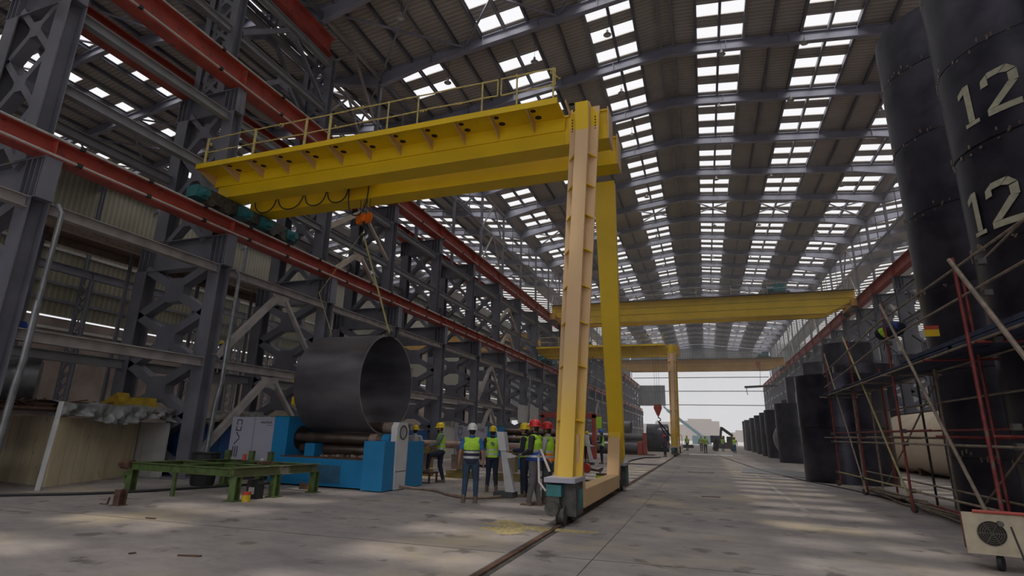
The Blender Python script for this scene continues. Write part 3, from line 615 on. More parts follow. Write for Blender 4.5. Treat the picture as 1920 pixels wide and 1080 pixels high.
# ------------------------------------------------------------------ plate rolling machine
def text_bars(m_, segs, o, ux, uz, s, t, n):
    o, ux, uz, n = Vector(o), Vector(ux), Vector(uz), Vector(n)
    for a, b, c, d in segs: m_.bar(o+ux*a*s+uz*b*s, o+ux*c*s+uz*d*s, t, .006, n)
def flat_text(body, size, mtx, m, parent, name='lettering', bend=None):
    cu = bpy.data.curves.new('t', 'FONT'); cu.body = body; cu.size = size; cu.extrude = .003; cu.align_x = 'LEFT'
    t = bpy.data.objects.new('t', cu); C.objects.link(t); bpy.context.view_layer.update()
    me = bpy.data.meshes.new_from_object(t.evaluated_get(bpy.context.evaluated_depsgraph_get())); bpy.data.objects.remove(t)
    me.transform(mtx)
    if bend:
        for v in me.vertices: v.co = bend(v.co)
    me.materials.clear(); me.materials.append(M[m]); me.name = name
    o = bpy.data.objects.new(name, me); C.objects.link(o); o.parent = parent; return o
def rolling_machine(loc, label):
    # origin under the centre of the machine front, world axes: x along the rolls
    e = empty('plate_rolling_machine', loc, label, 'machine', 'blue plate rolling machines')
    cab = MB().box(-4.35, -2.62, .45, 2.1, .3, 1.86).build('control_cabinet', 'cab', e)
    MB().box(-3.45, -3.445, .443, .45, .5, 1.83).box(-3.55, -2.65, .443, .45, 1.80, 1.806).build('door_gap', 'text', cab)
    m_ = MB(); A_ = (-4.2, .444, 0); ux, uz, nn = (1, 0, 0), (0, 0, 1), (0, -1, 0)
    # word reads upward: three bars, a chevron of two strokes and a broken rectangle
    text_bars(m_, [(.02+i*.085, .66, .03+i*.085, .98) for i in range(3)], A_, ux, uz, 1, .03, nn)
    text_bars(m_, [(.04, 1.04, .22, 1.21), (.22, 1.24, .08, 1.40)], A_, ux, uz, 1, .03, nn)
    text_bars(m_, [(.06, 1.45, .24, 1.45), (.06, 1.44, .07, 1.57), (.24, 1.44, .245, 1.57), (.07, 1.62, .08, 1.77), (.245, 1.62, .25, 1.77), (.07, 1.77, .26, 1.77)], A_, ux, uz, 1, .03, nn); m_.build('lettering', 'text', cab)
    flat_text('HAEUSLER', .095, Matrix.Translation((-3.22, .446, 1.68)) @ Matrix.Rotation(math.pi/2, 4, 'X'), 'text', cab)
    MB().box(-2.98, -2.75, .442, .448, 1.62, 1.632).build('lettering', 'text', cab)
    # left housing; flat black disc paints the shade of the round roll opening
    h = MB(); h.prism([(.3, 0), (2.3, 0), (2.3, 1.5), (1.2, 1.9), (.3, 1.9)], 'x', -2.55, -2.02); h.build('drive_housing', 'blue', e); 
    MB().box(-2.57, -2.0, .28, 2.1, 1.9, 1.915).build('lid', 'green', e)
    MB().lathe([(0, 0), (.36, 0), (.36, .01), (0, .01)], (-2.02, .95, 1.28), (1, 0, 0), 30).build('roll_opening_shade', 'black', e)
    b = MB(); b.box(-2.02, .95, 0.05, 2.0, .04, .76); b.box(-1.5, -1.15, .5, .9, .76, 1.15); b.build('base', 'blue', e)
    MB().box(-2.0, .95, .1, 1.9, .76, .79).build('base_top', 'rust', e); MB().box(-.75, .15, .04, .05, .14, .6).build('service_panel', mat('panel_worn_blue', (.03, .12, .22), .6, 0, .3, 4), e)
    d = MB(); 
    for i in range(14): x = -1.2+i*.14; d.box(x, x+random.uniform(.05, .16), .4+random.random()*.5, 1.3, .79, .82+random.random()*.05)
    d.build('scrap', 'rollend', e)
    r = MB(); r.box(.95, 1.6, -.12, 2.1, 0.02, 1.28); r.build('bearing_housing', 'blue', e)
    s_ = MB(); s_.prism([(.44, 0.02), (1.02, 0.02), (1.05, 1.28), (1.05, 1.62), (.93, 1.8), (.5, 1.8), (.4, 1.66), (.4, 1.28)], 'x', 1.45, 1.635); st = s_.build('swing_bearing', 'white', e)
    MB().lathe([(0, 0), (.17, 0), (.17, .02), (.2, .02), (.2, 0)], (1.635, .74, 1.53), (1, 0, 0), 26).build('bearing_bore', 'grime', st); MB().box(1.636, 1.64, .45, 1.02, .48, .495).build('panel_gap', 'text', st)
    MB().prism([(.44, 1.34), (.56, 1.34), (.5, 1.45)], 'x', 1.635, 1.638).build('warning_sign', 'hiviz', st)
    MB().lathe([(0, 0), (.17, 0), (.17, .26), (0, .26)], (1.05, .72, 1.3), (1, 0, 0), 22).build('bearing_block', 'blue', e, smooth=True)
    for (y, z, rr, x0, x1) in ((.75, 1.31, .15, -2.03, 1.1), (1.0, .99, .17, -2.03, .95), (2.0, 1.31, .15, -2.03, 1.0)):
        ro = MB().lathe([(0, x0), (rr*.8, x0), (rr*.8, x0+.4), (rr, x0+.42), (rr, x1-.25), (rr*.8, x1-.2), (rr*.8, x1), (0, x1)], (0, y, z), (1, 0, 0), 28).build('roll', 'roll', e, smooth=True)
        MB().lathe([(rr+.004, x1-.5), (rr+.004, x1-.26)], (0, y, z), (1, 0, 0), 28).build('worn_band', 'rollend', ro, smooth=True)
    ro = MB().lathe([(0, -2.03), (.16, -2.03), (.16, 1.05), (.1, 1.25), (.1, 1.45), (0, 1.45)], (0, 1.36, 1.64), (1, 0, 0), 28).build('top_roll', 'roll', e, smooth=True)
    MB().lathe([(.164, .65), (.164, 1.03), (.104, 1.25)], (0, 1.36, 1.64), (1, 0, 0), 28).build('worn_band', 'rollend', ro, smooth=True)
    return e
RM1 = rolling_machine((-9.65, 13.2, 0), 'blue plate rolling machine holding the big rolled ring, grey cabinet at its end')
copy_tree(RM1, (-7.2, 24.6, 0), 'blue plate rolling machine standing behind the group of workers, without a ring')
e = empty('steel_ring', (-10.1, 14.5, 1.44), 'large rolled steel ring resting on the rolls of the blue machine', 'steel ring')
MB().shell((-1.15, 0, 1.49), (1.1, 0, 1.49), 1.49, .045, 96).build('shell', 'ring', e, smooth=True); MB().lathe([(1.445, 1.1), (1.49, 1.1), (1.49, 1.104), (1.445, 1.104)], (0, 0, 1.49), (1, 0, 0), 96).build('cut_edge', 'edge', e)
cl = MB(); cl.box(.98, 1.16, -.22, .12, 2.93, 3.03); cl.build('lifting_clamp', 'grime', e)
# ------------------------------------------------------------------ green roller table
e = empty('green_table', (-11.2, 10.8, 0), 'low green steel work table of welded beams standing before the cream hut', 'table')
P_ = dict(a=(-13.0, 9.85), b=(-9.75, 9.75), c=(-9.45, 12.2), d=(-12.55, 12.3))
m_ = MB(); loc = Vector((-11.2, 10.8, 0))
def tb_(p, q, z=.6, w_=.14, h=.17): m_.ibeam(Vector((*p, z))-loc, Vector((*q, z))-loc, w_, h, .015)
for p, q in (('a', 'b'), ('c', 'd'), ('d', 'a')): tb_(P_[p], P_[q])
tb_((-11.5, 9.8), (-11.2, 12.25)); tb_((-12.7, 11), (-9.6, 11)); m_.build('frame', 'green', e)
m_ = MB(); tb_(P_['b'], P_['c'], .6, .16, .2); m_.build('end_beam', mat('green_end_beam', (.13, .14, .06), .6, 0, .4, 3, patch=((.3, .27, .22), 2, .6)), e)
for (x, y) in ((-13.0, 9.9), (-9.75, 9.85), (-9.6, 10.9), (-9.48, 12.15), (-12.5, 12.2), (-11.3, 12.2)):
    q = MB(); q.ibeam((x-loc.x, y-loc.y, .02), (x-loc.x, y-loc.y, .52), .17, .17, .02); q.box(x-loc.x-.14, x-loc.x+.14, y-loc.y-.14, y-loc.y+.14, 0, .02); q.build('leg', 'green', e)
for (x, y) in ((-11.5, 9.8), (-11.0, 11)): MB().box(x-loc.x-.04, x-loc.x+.04, y-loc.y-.03, y-loc.y+.03, 0, .52).build('leg', 'green', e)
for (x, y) in ((-12.5, 12.2), (-11.75, 12.3), (-11.1, 12.3)): MB().box(x-loc.x-.07, x-loc.x+.07, y-loc.y-.05, y-loc.y+.05, .68, .93).build('stop', 'green', e)
MB().tube([(-2.1, -.95, .62), (-1.8, -.95, .62)], .11, 14).tube([(-2.2, -.95, .62), (-2.1, -.95, .62)], .07, 12).build('roller', 'rust', e, smooth=True)
MB().bar((-2.1, -.95, .4), (-1.8, -.95, .4), .1, .06).bar((-2.0, -.95, .38), (-1.8, -.95, .05), .06, .06).build('bracket', 'green', e)
m_ = MB(); 
for i in range(16): p = (loc.x+1.3+random.gauss(0, .14)-loc.x-.15, .25+random.gauss(0, .12)-.1, .72+random.random()*.04); m_.bar(p, (p[0]+random.uniform(-.2, .2), p[1]+random.uniform(-.2, .2), p[2]+.01), .03, .015)
tag(m_.build('scrap_heap', 'rust', loc=loc), 'small heap of rusty offcuts lying on the green table', 'scrap', kind='stuff')
thing1('steel_stub', MB().mat('rust').ibeam((0, 0, .01), (0, 0, .3), .16, .16, .012).box(-.14, .12, -.1, .1, 0, .01), None, 'short rusty beam stub standing on the floor before the table', 'steel offcut', loc=(-11.05, 8.25, 0))
thing1('angle_offcut', MB().box(-.12, .08, -.02, .02, 0, .015).bar((.08, 0, .0), (.12, 0, .14), .03, .02), 'rust', 'small bent angle offcut beside the rusty stub', 'steel offcut', loc=(-11.4, 8.2, 0))
for (x, y, tx) in ((-9.5, 9.95, 'beside the front green leg'), (-9.75, 12.4, 'near the blue machine base')):
    e = empty('paint_tin', (x, y, 0), 'small yellow and red paint tin %s' % tx, 'tin', 'paint tins on the floor'); MB().cyl((0, 0, 0), (0, 0, .14), .09).build('body', mat('tin_yellow', (.6, .42, .02), .4, 0, .2, 20), e, smooth=True); MB().cyl((0, 0, .14), (0, 0, .2), .092).build('band', 'hook_red', e, smooth=True)
e = empty('jerrycan', (-9.75, 10.45, 0), 'black plastic jerrycan with white label under the green table', 'can'); MB().prism([(-.16, 0), (.16, 0), (.16, .33), (.08, .42), (-.12, .42), (-.16, .36)], 'y', -.1, .1).build('body', 'black', e); MB().box(-.09, .07, -.106, -.1, .1, .25).build('label', 'offw', e)
e = empty('waste_bin', (-12.95, 11.9, 0), 'black dented bin standing behind the green table', 'bin'); MB().lathe([(0, 0), (.28, 0), (.36, .85), (.38, .85), (.36, .8), (.3, .05)], n=14).build('body', 'black', e)
thing1('rubber_flap', MB().prism([(0, 0), (.5, .02), (.05, .2)], 'y', 0, .01), 'rust', 'small triangular rusty plate on the floor by the machine', 'plate', loc=(-10.3, 12.6, 0))
thing1('work_glove', MB().lathe([(0, 0), (.06, .01), (.05, .05), (0, .08)], n=8), 'offw', 'white cloth lying on the rear beam of the green table', 'cloth', loc=(-11.35, 12.28, .68))
thing1('red_cup', MB().cyl((0, 0, 0), (0, 0, .16), .05), 'hook_red', 'red plastic cap hung on a stop of the green table', 'cap', loc=(-11.9, 12.2, .68))
# ------------------------------------------------------------------ huts on the near side of the first columns
e = empty('cream_hut', (-16.5, 11.5, 0), 'cream panelled hut with rusty seams under a grey tarpaulin', 'hut')
def wallp(p, q, z1, t=.06, z0=0):
    m_ = MB(); p = Vector((*p, 0)); q = Vector((*q, 0)); d = (q-p); n = int(d.length/.42); nn = Vector((-d.y, d.x, 0)).normalized()*t
    for i in range(n):
        a = p+d*(i/n); b = p+d*((i+.96)/n)
        m_.add([a+Vector((0, 0, z0)), b+Vector((0, 0, z0)), b+nn+Vector((0, 0, z0)), a+nn+Vector((0, 0, z0)), a+Vector((0, 0, z1)), b+Vector((0, 0, z1)), b+nn+Vector((0, 0, z1)), a+nn+Vector((0, 0, z1))], [(0, 3, 2, 1), (4, 5, 6, 7), (0, 1, 5, 4), (1, 2, 6, 5), (2, 3, 7, 6), (3, 0, 4, 7)])
    m_.bar(p+nn*1.2+Vector((0, 0, z0+.1)), q+nn*1.2+Vector((0, 0, z0+.1)), .02, .2); m_.bar(p+nn*1.3+Vector((0, 0, (z0+z1)/2)), q+nn*1.3+Vector((0, 0, (z0+z1)/2)), .015, z1-z0-.1)
    return m_
wallp((1.1, -2.0), (-.35, 1.25), 1.68).build('front_wall', 'cream', e); wallp((-2.6, -1.6), (1.0, -1.95), 1.7).build('side_wall', 'cream', e)
MB().box(-4.0, 1.0, -3.7, 1.2, 1.86, 1.92).build('roof', 'rust', e); wallp((-4.0, 1.2), (-.4, 1.2), 1.65).build('end_wall', 'cream', e)  # roof carried forward over the doorway, added to shade the inside
thing1('door_post', MB().bar((-14.75, 8.95, 0), (-14.85, 9.1, 2.05), .1, .06), 'white', 'pale leaning post at the dark doorway of the cream hut', 'post')
def tarp(p, q, z, drop, n, label, m='tarp', back=1.2):
    p = Vector((*p, z)); q = Vector((*q, z)); d = q-p; nn = Vector((d.y, -d.x, 0)).normalized(); vs = []; fs = []; R = 14; rnd = random.Random(3)
    ph = [rnd.uniform(0, 6) for _ in range(4)]
    for i in range(n+1):
        u = i/n
        for j in range(R+1):
            v = j/R
            if v < .35: a = p+d*u-nn*back*(1-v/.35)+Vector((0, 0, .05*math.sin(u*17+ph[0])*math.sin(v*9)+.03))
            else:
                w_ = (v-.35)/.65; f = .10*math.sin(u*31+ph[1]+5*w_)+.07*math.sin(u*67+ph[2]-4*w_)+.04*math.sin(u*113+9*w_)
                dr = drop*(1+.25*math.sin(u*9+ph[3])); a = p+d*u+nn*(.06+f*w_+.03)-Vector((0, 0, dr*w_))
            vs.append(a)
    for i in range(n):
        for j in range(R): k = i*(R+1)+j; fs.append((k, k+1, k+R+2, k+R+1))
    o = MB().add(vs, fs).build('tarpaulin', m, smooth=True); sm = o.modifiers.new('s', 'SOLIDIFY'); sm.thickness = .01; tag(o, label, 'tarpaulin'); return o
tarp((-15.35, 9.35), (-15.62, 12.85), 2.04, .42, 90, 'wrinkled grey tarpaulin draped over the edge of the cream hut roof')
e = empty('site_door', (-16.4, 12.8, 0), 'pale corrugated door panel leaning between the cream hut and the second column', 'panel'); wallp((-.7, 0), (.75, 0), 1.62, .04).build('panel', 'offw', e)
e = empty('green_hut', (-16.6, 6.75, 0), 'dull green hut side with rusty frame beside the dark doorway', 'hut'); wallp((.8, -1.5), (.6, .3), 1.85).build('front_wall', mat('dull_green_panel', (.10, .12, .08), .7, 0, .3, 3), e); MB().bar((.72, .35, 0), (.6, .45, 1.95), .14, .12).build('post', 'rust', e); MB().box(-2.5, .8, -1.5, .45, 1.85, 1.92).build('roof', 'rust', e)
m_ = MB(); rnd = random.Random(5)
for i in range(60): x, y = -17.2+rnd.uniform(-1.6, 1.2), 9.6+rnd.uniform(-.9, 1.4); m_.bar((x, y, 1.95+rnd.random()*.12), (x+rnd.uniform(-.7, .7), y+rnd.uniform(-.7, .7), 1.95+rnd.random()*.25), .05, .03)
tag(m_.build('scrap_pile', 'rust'), 'pile of rusty scrap strips lying on the hut roofs', 'scrap', kind='stuff')
thing1('storage_tank', MB().lathe([(0, 0), (.55, .0), (.72, .06), (.76, .2), (.76, 2.4), (.7, 2.6), (0, 2.66)], (-19.0, 10.9, 2.75), (-.6, -1, 0), 30), 'silver', 'silver cylindrical tank lying above the huts at the picture edge', 'tank', smooth=True)
thing1('yellow_crate', MB().box(-.9, .9, -.25, .25, 0, .22).prism([(-.9, .22), (-.2, .22), (-.35, .5)], 'y', -.2, .2).box(.2, .9, -.2, .2, .22, .34), mat('crate_yellow', (.5, .33, .03), .6, 0, .3, 4), 'yellow fabricated steel piece lying on the tarpaulin roof', 'steel part', loc=(-16.9, 12.3, 2.0))
e = empty('blue_hoist', (-15.3, 7.95, 3.62), 'small blue electric motor sitting on the low tie beam', 'motor'); MB().tube([(0, -.1, .12), (0, .35, .12)], .11, 14).box(-.1, .1, .0, .2, 0, .25).build('body', 'bluebag', e); MB().tube([(0, .35, .12), (0, 4.8, .1)], .02, 6).build('shaft', 'silver', e)
# long blue container behind the machine cabinet and white signs
e = empty('blue_container', (-16.3, 16.0, 0), 'dark blue sheeted container behind the grey machine cabinet', 'container'); wallp((1.0, -2.4), (1.0, 2.4), 1.55).build('side_wall', 'sheetblue', e); MB().box(-1.4, .95, -2.3, 2.3, 1.5, 1.56).build('roof', 'sheetblue', e); wallp((-1.4, -2.4), (1.0, -2.4), 1.55).build('end_wall', 'sheetblue', e)
tarp((-15.2, 13.6), (-15.2, 18.4), 1.78, .25, 50, 'brown stained tarpaulin along the top of the blue container', mat('brown_tarp', (.17, .14, .10), .6, 0, .4, 2), 1.6)
m_ = MB(); rnd = random.Random(9)
for i in range(45): x, y = -16.4+rnd.uniform(-1, .3), 16+rnd.uniform(-2.2, 1.8); m_.box(x, x+rnd.uniform(.1, .6), y, y+rnd.uniform(.1, .5), 1.56, 1.85+rnd.random()*.3)
tag(m_.build('clutter', 'offw'), 'mixed bags and offcuts heaped on the blue container', 'clutter', kind='stuff')
for (y0, y1, x, m, z1, lb) in ((30.4, 35.0, -15.3, 'offw', 1.9, 'pale low cabinet against the left columns behind the workers'), (24.8, 29.4, -15.3, 'sheetblue', 1.6, 'blue low container against the left columns farther on'), (36.1, 40.9, -15.3, 'rollend', 1.5, 'brown stacked crate row against the left columns')):
    e = empty('low_container', (x, (y0+y1)/2, 0), lb, 'container'); MB().box(-1.6, 0, (y0-y1)/2, (y1-y0)/2, 0, z1).build('body', m, e); q = MB(); rnd = random.Random(int(y0))
    for i in range(25): a, b = rnd.uniform(-1.5, -.3), rnd.uniform((y0-y1)/2, (y1-y0)/2-.6); q.box(a, a+rnd.uniform(.2, .7), b, b+rnd.uniform(.2, .6), z1, z1+rnd.uniform(.05, .35))
    q.build('load', 'steel_warm', e)
thing1('notice_panel', MB().box(-.04, 0, -3.1, -.15, 0, 1.5).box(-.04, 0, -.05, 3.1, 0, 1.5), 'offw', 'large blank pale panel mounted on the left columns above the workers', 'panel', loc=(-14.7, 47.5, 2.45))
e = empty('access_gallery', (-24, 31, 0), 'yellow gallery with rails seen through the lattice behind the ring', 'gallery'); m_ = MB(); m_.box(-3, 3, 0, .4, 5.1, 5.7); [m_.tube([(x, 0, 5.7), (x, 0, 6.7)], .04, 6) for x in (-3, -2, -1, 0, 1, 2, 3)]; m_.tube([(-3, 0, 6.7), (3, 0, 6.7)], .04, 6); m_.box(-2.9, -2.6, 0, .3, 0, 5.1); m_.box(2.6, 2.9, 0, .3, 0, 5.1); m_.build('frame', 'yellow', e)
# shaft pipes on cradles behind the stepping worker
for i, (y, z, r, x0, x1, m) in enumerate(((18.5, 1.13, .13, -10.6, -6.0, 'pinkish brown long pipe on yellow cradles behind the workers'), (19.3, 1.05, .07, -10.4, -5.5, 'thin brown pipe lying behind the thick one'))):
    thing1('steel_pipe', MB().tube([(x0, y, z), (x1, y, z)], r, 20), mat('pink_pipe', (.33, .23, .20), .5, .1, .3, 4), m, 'pipe', smooth=True)
for i, x in enumerate((-9.9, -8.3, -6.5)):
    e = empty('pipe_cradle', (x, 18.6, 0), 'yellowish steel cradle under the brown pipe, %s from the stepping worker' % ORD[i], 'cradle', 'cradles under the brown pipe'); MB().box(-.5, .5, -.1, .1, .0, .25).box(-.08, .08, -.1, .9, .25, .98).build('frame', mat('cradle_yellow_%d' % i, (.25, .2, .06), .7, 0, .4, 4), e); MB().box(-.3, .3, -.12, -.1, .3, .8).build('cloth', 'rollend', e)
e = empty('step_stand', (-8.6, 16.3, 0), 'small dark steel step stand under the stepping worker', 'stand'); m_ = MB(); m_.box(-.5, .45, -.3, .3, .28, .33); [m_.box(x, x+.05, y, y+.05, 0, .28) for x in (-.48, .38) for y in (-.28, .23)]; m_.box(-.5, -.44, .2, .3, .3, 1.15); m_.box(-.9, -.44, .2, .26, 1.05, 1.12); m_.box(-.9, -.84, .2, .26, 0, 1.1); m_.build('frame', 'rust', e)
# red portal frame and the third rolling line with big pipes
e = empty('red_portal', (-8.6, 39, 0), 'dark red steel portal frame behind the two distant workers', 'frame'); m_ = MB()
for x in (-2.5, 1.2): m_.box(x, x+.25, -.2, .2, 0, 2.9)
m_.box(-2.5, 1.45, -.2, .2, 2.75, 3.1); m_.box(1.2, 1.45, -.2, 2.5, 2.75, 3.0); m_.build('frame', 'red', e); MB().box(-2.2, 1.2, .0, .12, 0, 1.4).build('panel', 'red', e)
thing1('pendant_light', MB().box(-.15, .15, -.05, .05, 0, .65), 'hiviz', 'yellow strip marker hanging above the blue-helmeted worker', 'marker', loc=(-5.87, 33, 2.0))
e = empty('pipe_roller_line', (-6.5, 52, 0), 'red supports carrying two long dark steel pipes near the second crane leg', 'machine')
for nm, z, r, x1 in (('pipe', 1.52, .32, 1.2), ('pipe', .62, .55, .75)): MB().tube([(-5, 0, z), (x1, 0, z)], r, 28).build(nm, 'ring', e, smooth=True)
MB().prism([(-.45, 0), (.45, 0), (.4, 1.0), (.3, 1.15), (-.3, 1.15), (-.4, 1.0)], 'x', .7, 1.15).build('support', 'red', e); MB().prism([(-.4, 0), (.4, 0), (.35, 1.9), (-.35, 1.9)], 'x', 1.2, 1.5).build('support', 'red', e); MB().box(-5, 2.2, -.8, .9, 0, .05).build('base_plate', 'rust', e)
for (x, y, z, r, l, lb) in ((-6.2, 66, 1.5, 1.5, 2.3, 'dark steel ring lying on its side beyond the red supports'), (-9.5, 60, 2.35, .75, 2.2, 'smaller bright steel shell lying above the long dark pipes')):
    e = empty('steel_ring', (x, y, z-r), lb, 'steel ring'); MB().shell((0, 0, r), (l, 0, r), r, .04, 60).build('shell', 'ring' if r < 1 else 'tank', e, smooth=True)
    if r < 1: MB().box(.2, 2, -.4, .4, -(z-r), .05).build('cradle', 'rust', e)
# console pillars
def console(loc, label, rz=0):
    e = empty('control_console', loc, label, 'console', 'white control pillars', rz)
    MB().box(-.26, .26, -.2, .2, 0, .14).build('foot', 'darkj', e); m_ = MB(); m_.prism([(.02, .14), (.26, .14), (.0, 1.2), (-.14, 1.2)], 'y', -.08, .08); m_.build('pillar', 'white', e)
    q = MB(); q.prism([(-.16, 1.15), (.04, 1.15), (-.04, 1.62), (-.24, 1.62)], 'y', -.13, .13); q.build('screen_housing', 'white', e)
    r = MB(); r.prism([(.04, .95), (.3, 1.0), (.3, 1.04), (.0, 1.1)], 'y', -.12, .12); r.build('control_shelf', 'white', e); MB().box(.18, .3, -.08, .08, 1.04, 1.07).build('buttons', 'black', e); return e
console((-4.92, 13.95, 0), 'white leaning control pillar beside the yellow-helmeted worker')
console((-6.15, 31.3, 0), 'white leaning control pillar beside the blue-helmeted worker')
# service walkway beams behind the first columns
e = empty('service_walkway', (-20, 8.5, 7.8), 'brownish service walkway with short cross bars behind the first two columns', 'walkway')
MB().box(-.9, .9, -3, 14, 0, .07).build('deck', 'rust', e); MB().box(.8, 1.0, -3, 14, -.25, .05).box(-1.0, -.8, -3, 14, -.25, .05).build('edge_beam', 'rollend', e)
for y_ in (-1, 2, 5, 8, 11): MB().box(-1.1, 1.25, y_, y_+.12, .07, .2).build('cross_bar', 'grime', e); MB().box(-.05, .05, y_, y_+.1, -7.8, 0).build('post', 'steel', e)
# hoses, hooks and other things on the floor
def hose(pts, r, m, label, cat='hose'):
    P = [Vector(p) for p in pts]; out = []
    for i in range(len(P)-1):
        a, b, c, d = P[max(i-1, 0)], P[i], P[i+1], P[min(i+2, len(P)-1)]
        for t in (0, .25, .5, .75): out.append(.5*((2*b)+(c-a)*t+(2*a-5*b+4*c-d)*t*t+(3*b-a-3*c+d)*t**3))
    out.append(P[-1]); return thing1('hose', MB().tube(out, r, 8), m, label, cat, smooth=True)
hose([(-8.0, 13.9, .1), (-7.6, 14.2, .04), (-6.9, 14.0, .04), (-6.3, 13.4, .04), (-5.7, 13.1, .04), (-5.2, 13.3, .04), (-4.95, 13.7, .04)], .035, 'rollend', 'grey hose running on the floor from the blue machine to the control pillar')
hose([(-16, 6.4, .03), (-14, 8.1, .03), (-12.9, 9.4, .03), (-12.2, 11.5, .03), (-11.5, 14.0, .03)], .03, 'black', 'black cable lying on the floor in front of the huts', 'cable')
hose([(-3.4, 19.4, .03), (-3.9, 20.1, .03), (-5.2, 20.6, .03), (-6.4, 20.2, .03), (-7.3, 19.8, .03)], .03, 'black', 'black cable on the floor behind the near gantry leg', 'cable')
hose([(1.0, 60, .02), (1.9, 45, .02), (2.7, 34, .02), (3.6, 27.2, .02), (4.6, 22.6, .02), (5.2, 17.4, .02), (5.9, 14.2, .02)], .018, 'black', 'thin dark cable running along the floor beside the tanks', 'cable')
hose([(3.62, 9.3, .6), (3.63, 9.2, .35), (3.66, 9.1, .1), (3.8, 8.9, .02), (4.1, 8.6, .02)], .012, 'black', 'black cord hanging from the welder panel', 'cable')
thing1('sawdust_heap', MB().add([(0, 0, .03)]+[((.3+.18*math.sin(3*a+1)+.1*math.sin(7*a)+.05*random.random())*f*1.5*math.cos(a), (.3+.18*math.sin(3*a+1)+.1*math.sin(7*a))*f*math.sin(a), z) for f, z in ((.5, .03), (1, .012), (1.5, .001)) for a in [i*math.pi/20 for i in range(40)]], [(0, 1+i, 1+(i+1) % 40) for i in range(40)]+[(1+40*j+i, 41+40*j+i, 41+40*j+(i+1) % 40, 1+40*j+(i+1) % 40) for j in (0, 1) for i in range(40)]), 'sawdust', 'patch of yellow sawdust on the floor beside the crane rail', 'sawdust', loc=(-3.1, 9.75, 0), smooth=True, kind='stuff')
thing1('bent_plate', MB().prism([(0, 0), (.6, .25), (1.3, .42), (2.2, .45), (2.2, .42), (1.3, .36), (.6, .18), (.1, 0)], 'y', 0, 1.2), 'black', 'curved dark steel strip lying beyond the gantry leg', 'plate', loc=(-4.75, 34, 0))
e = empty('floor_hook', (-5.0, 24.8, 0), 'red hook block with rope lying on the floor between the crane legs', 'hook'); MB().lathe([(0, -.08), (.2, -.08), (.2, .08), (0, .08)], (0, 0, .2), (.4, 1, 0), 16).build('block', 'hook_red', e); MB().tube([(.2, 0, .15), (.5, .1, .1), (.7, 0, .2), (.6, -.1, .05)], .05, 8).build('hook', 'rust', e, smooth=True); MB().tube([(-.2, 0, .05), (-1, -.4, .03), (-1.4, -1, .03)], .03, 6).build('rope', 'black', e)
e = empty('yellow_bucket', (-3.35, 19.2, 0), 'dark drum with yellow band on the floor behind the sill beam', 'drum'); MB().cyl((0, 0, 0), (0, 0, .36), .2).build('body', 'rust', e, smooth=True); MB().cyl((0, 0, .08), (0, 0, .3), .205).build('band', 'hiviz', e, smooth=True)
for x, y, l, r in ((-6.3, 5.6, .3, .3), (-6.9, 5.4, .08, 1), (-9.2, 7.4, .2, .1), (-.9, 28.9, 1.2, .05), (-.2, 17.2, .5, .2)):
    thing1('steel_scrap', MB().bar((0, 0, .01), (l*math.cos(r), l*math.sin(r), .012), .03, .015), 'rust', 'flat bit of steel scrap on the open floor, %s one out from the table' % ORD[int(x+9.5)], 'scrap')  .location = (x, y, 0)
thing1('floor_stripe', MB().box(2.03, 2.17, 15, 56, .001, .004), mat('worn_stripe', (.40, .37, .35), .8, 0, .25, 3, patch=((.3, .27, .26), 4, .5)), 'faded pale stripe along the open floor toward the far workers', 'floor marking')
for i, (p, q) in enumerate((((-2.3, 7.75), (1.6, 8.1)), ((-1.52, 5), (-1.45, 60)), ((-14, 7.0), (-2.7, 7.7)), ((-11, 12.95), (-2.7, 13.0)), ((-12.0, 21.5), (-2.7, 21.5)), ((-1.4, 14.0), (4.5, 14.1)))):
    o = MB().bar((*p, .0015), (*q, .0015), .012, .003, (0, 0, 1)).build('trim_%d' % (i+1), 'grime'); o['kind'] = 'structure'
thing1('cover_sheet', MB().prism([(1.6, 30.8), (4.4, 28.2), (5.0, 33.5), (2.0, 36.2)], 'z', .002, .02), 'silver', 'thin bright sheet lying flat on the floor in front of the tanks', 'sheet')
thing1('cover_sheet', MB().box(-1.6, 2.4, 58.5, 61.5, .002, .015), 'white', 'pale flat sheet on the floor near the distant workers', 'sheet')
# ------------------------------------------------------------------ standing steel tanks
RH = 2.15
def ringmesh(r, h, nm='ring'):
    return MB().shell((0, 0, .012), (0, 0, h-.012), r, .05, 96).lathe([(r-.01, 0), (r-.01, .02)], n=96).mesh(nm, 'tank', True)
TR = 1.65; RM = ringmesh(TR, RH); RML = ringmesh(TR, 1.3); RMT = ringmesh(TR, 1.71)
def tank(x, y, n, label, tall=False, group='standing steel tanks'):
    e = empty('steel_tank', (x, y, 0), label, 'tank', group)
    z = 0
    for i in range(n+2 if tall else n):
        me, h = (RML, 1.3) if tall and i == 0 else (RMT, 1.71) if tall and i == n+1 else (RM, RH)
        o = bpy.data.objects.new('ring', me); C.objects.link(o); o.parent = e; o.location = (random.uniform(-.015, .015), random.uniform(-.015, .015), z); o.rotation_euler = (0, 0, random.random()*6); z += h
    return e
T1_ = tank(7.5, 17.5, 5, 'tall dark tank standing behind the scaffold, left neighbour of the numbered tank', True)
N2 = tank(7.35, 13.65, 5, 'nearest tall dark tank with the pale number 12 painted twice', True)
tank(7.3, 9.7, 5, 'tall dark tank beyond the numbered one, past the picture edge', True)
tank(5.5, 26.9, 2, 'two-ring dark tank standing right beyond the end of the scaffold')
for i, (x, y) in enumerate(((6.8, 47.3), (7.0, 57.8), (7.05, 63.5), (7.1, 71), (7.2, 79.7), (7.1, 88.5), (7.2, 95))):
    tank(x, y, 2, 'two-ring dark tank in the front tank row, %s after the one at the scaffold end' % ORD[i])
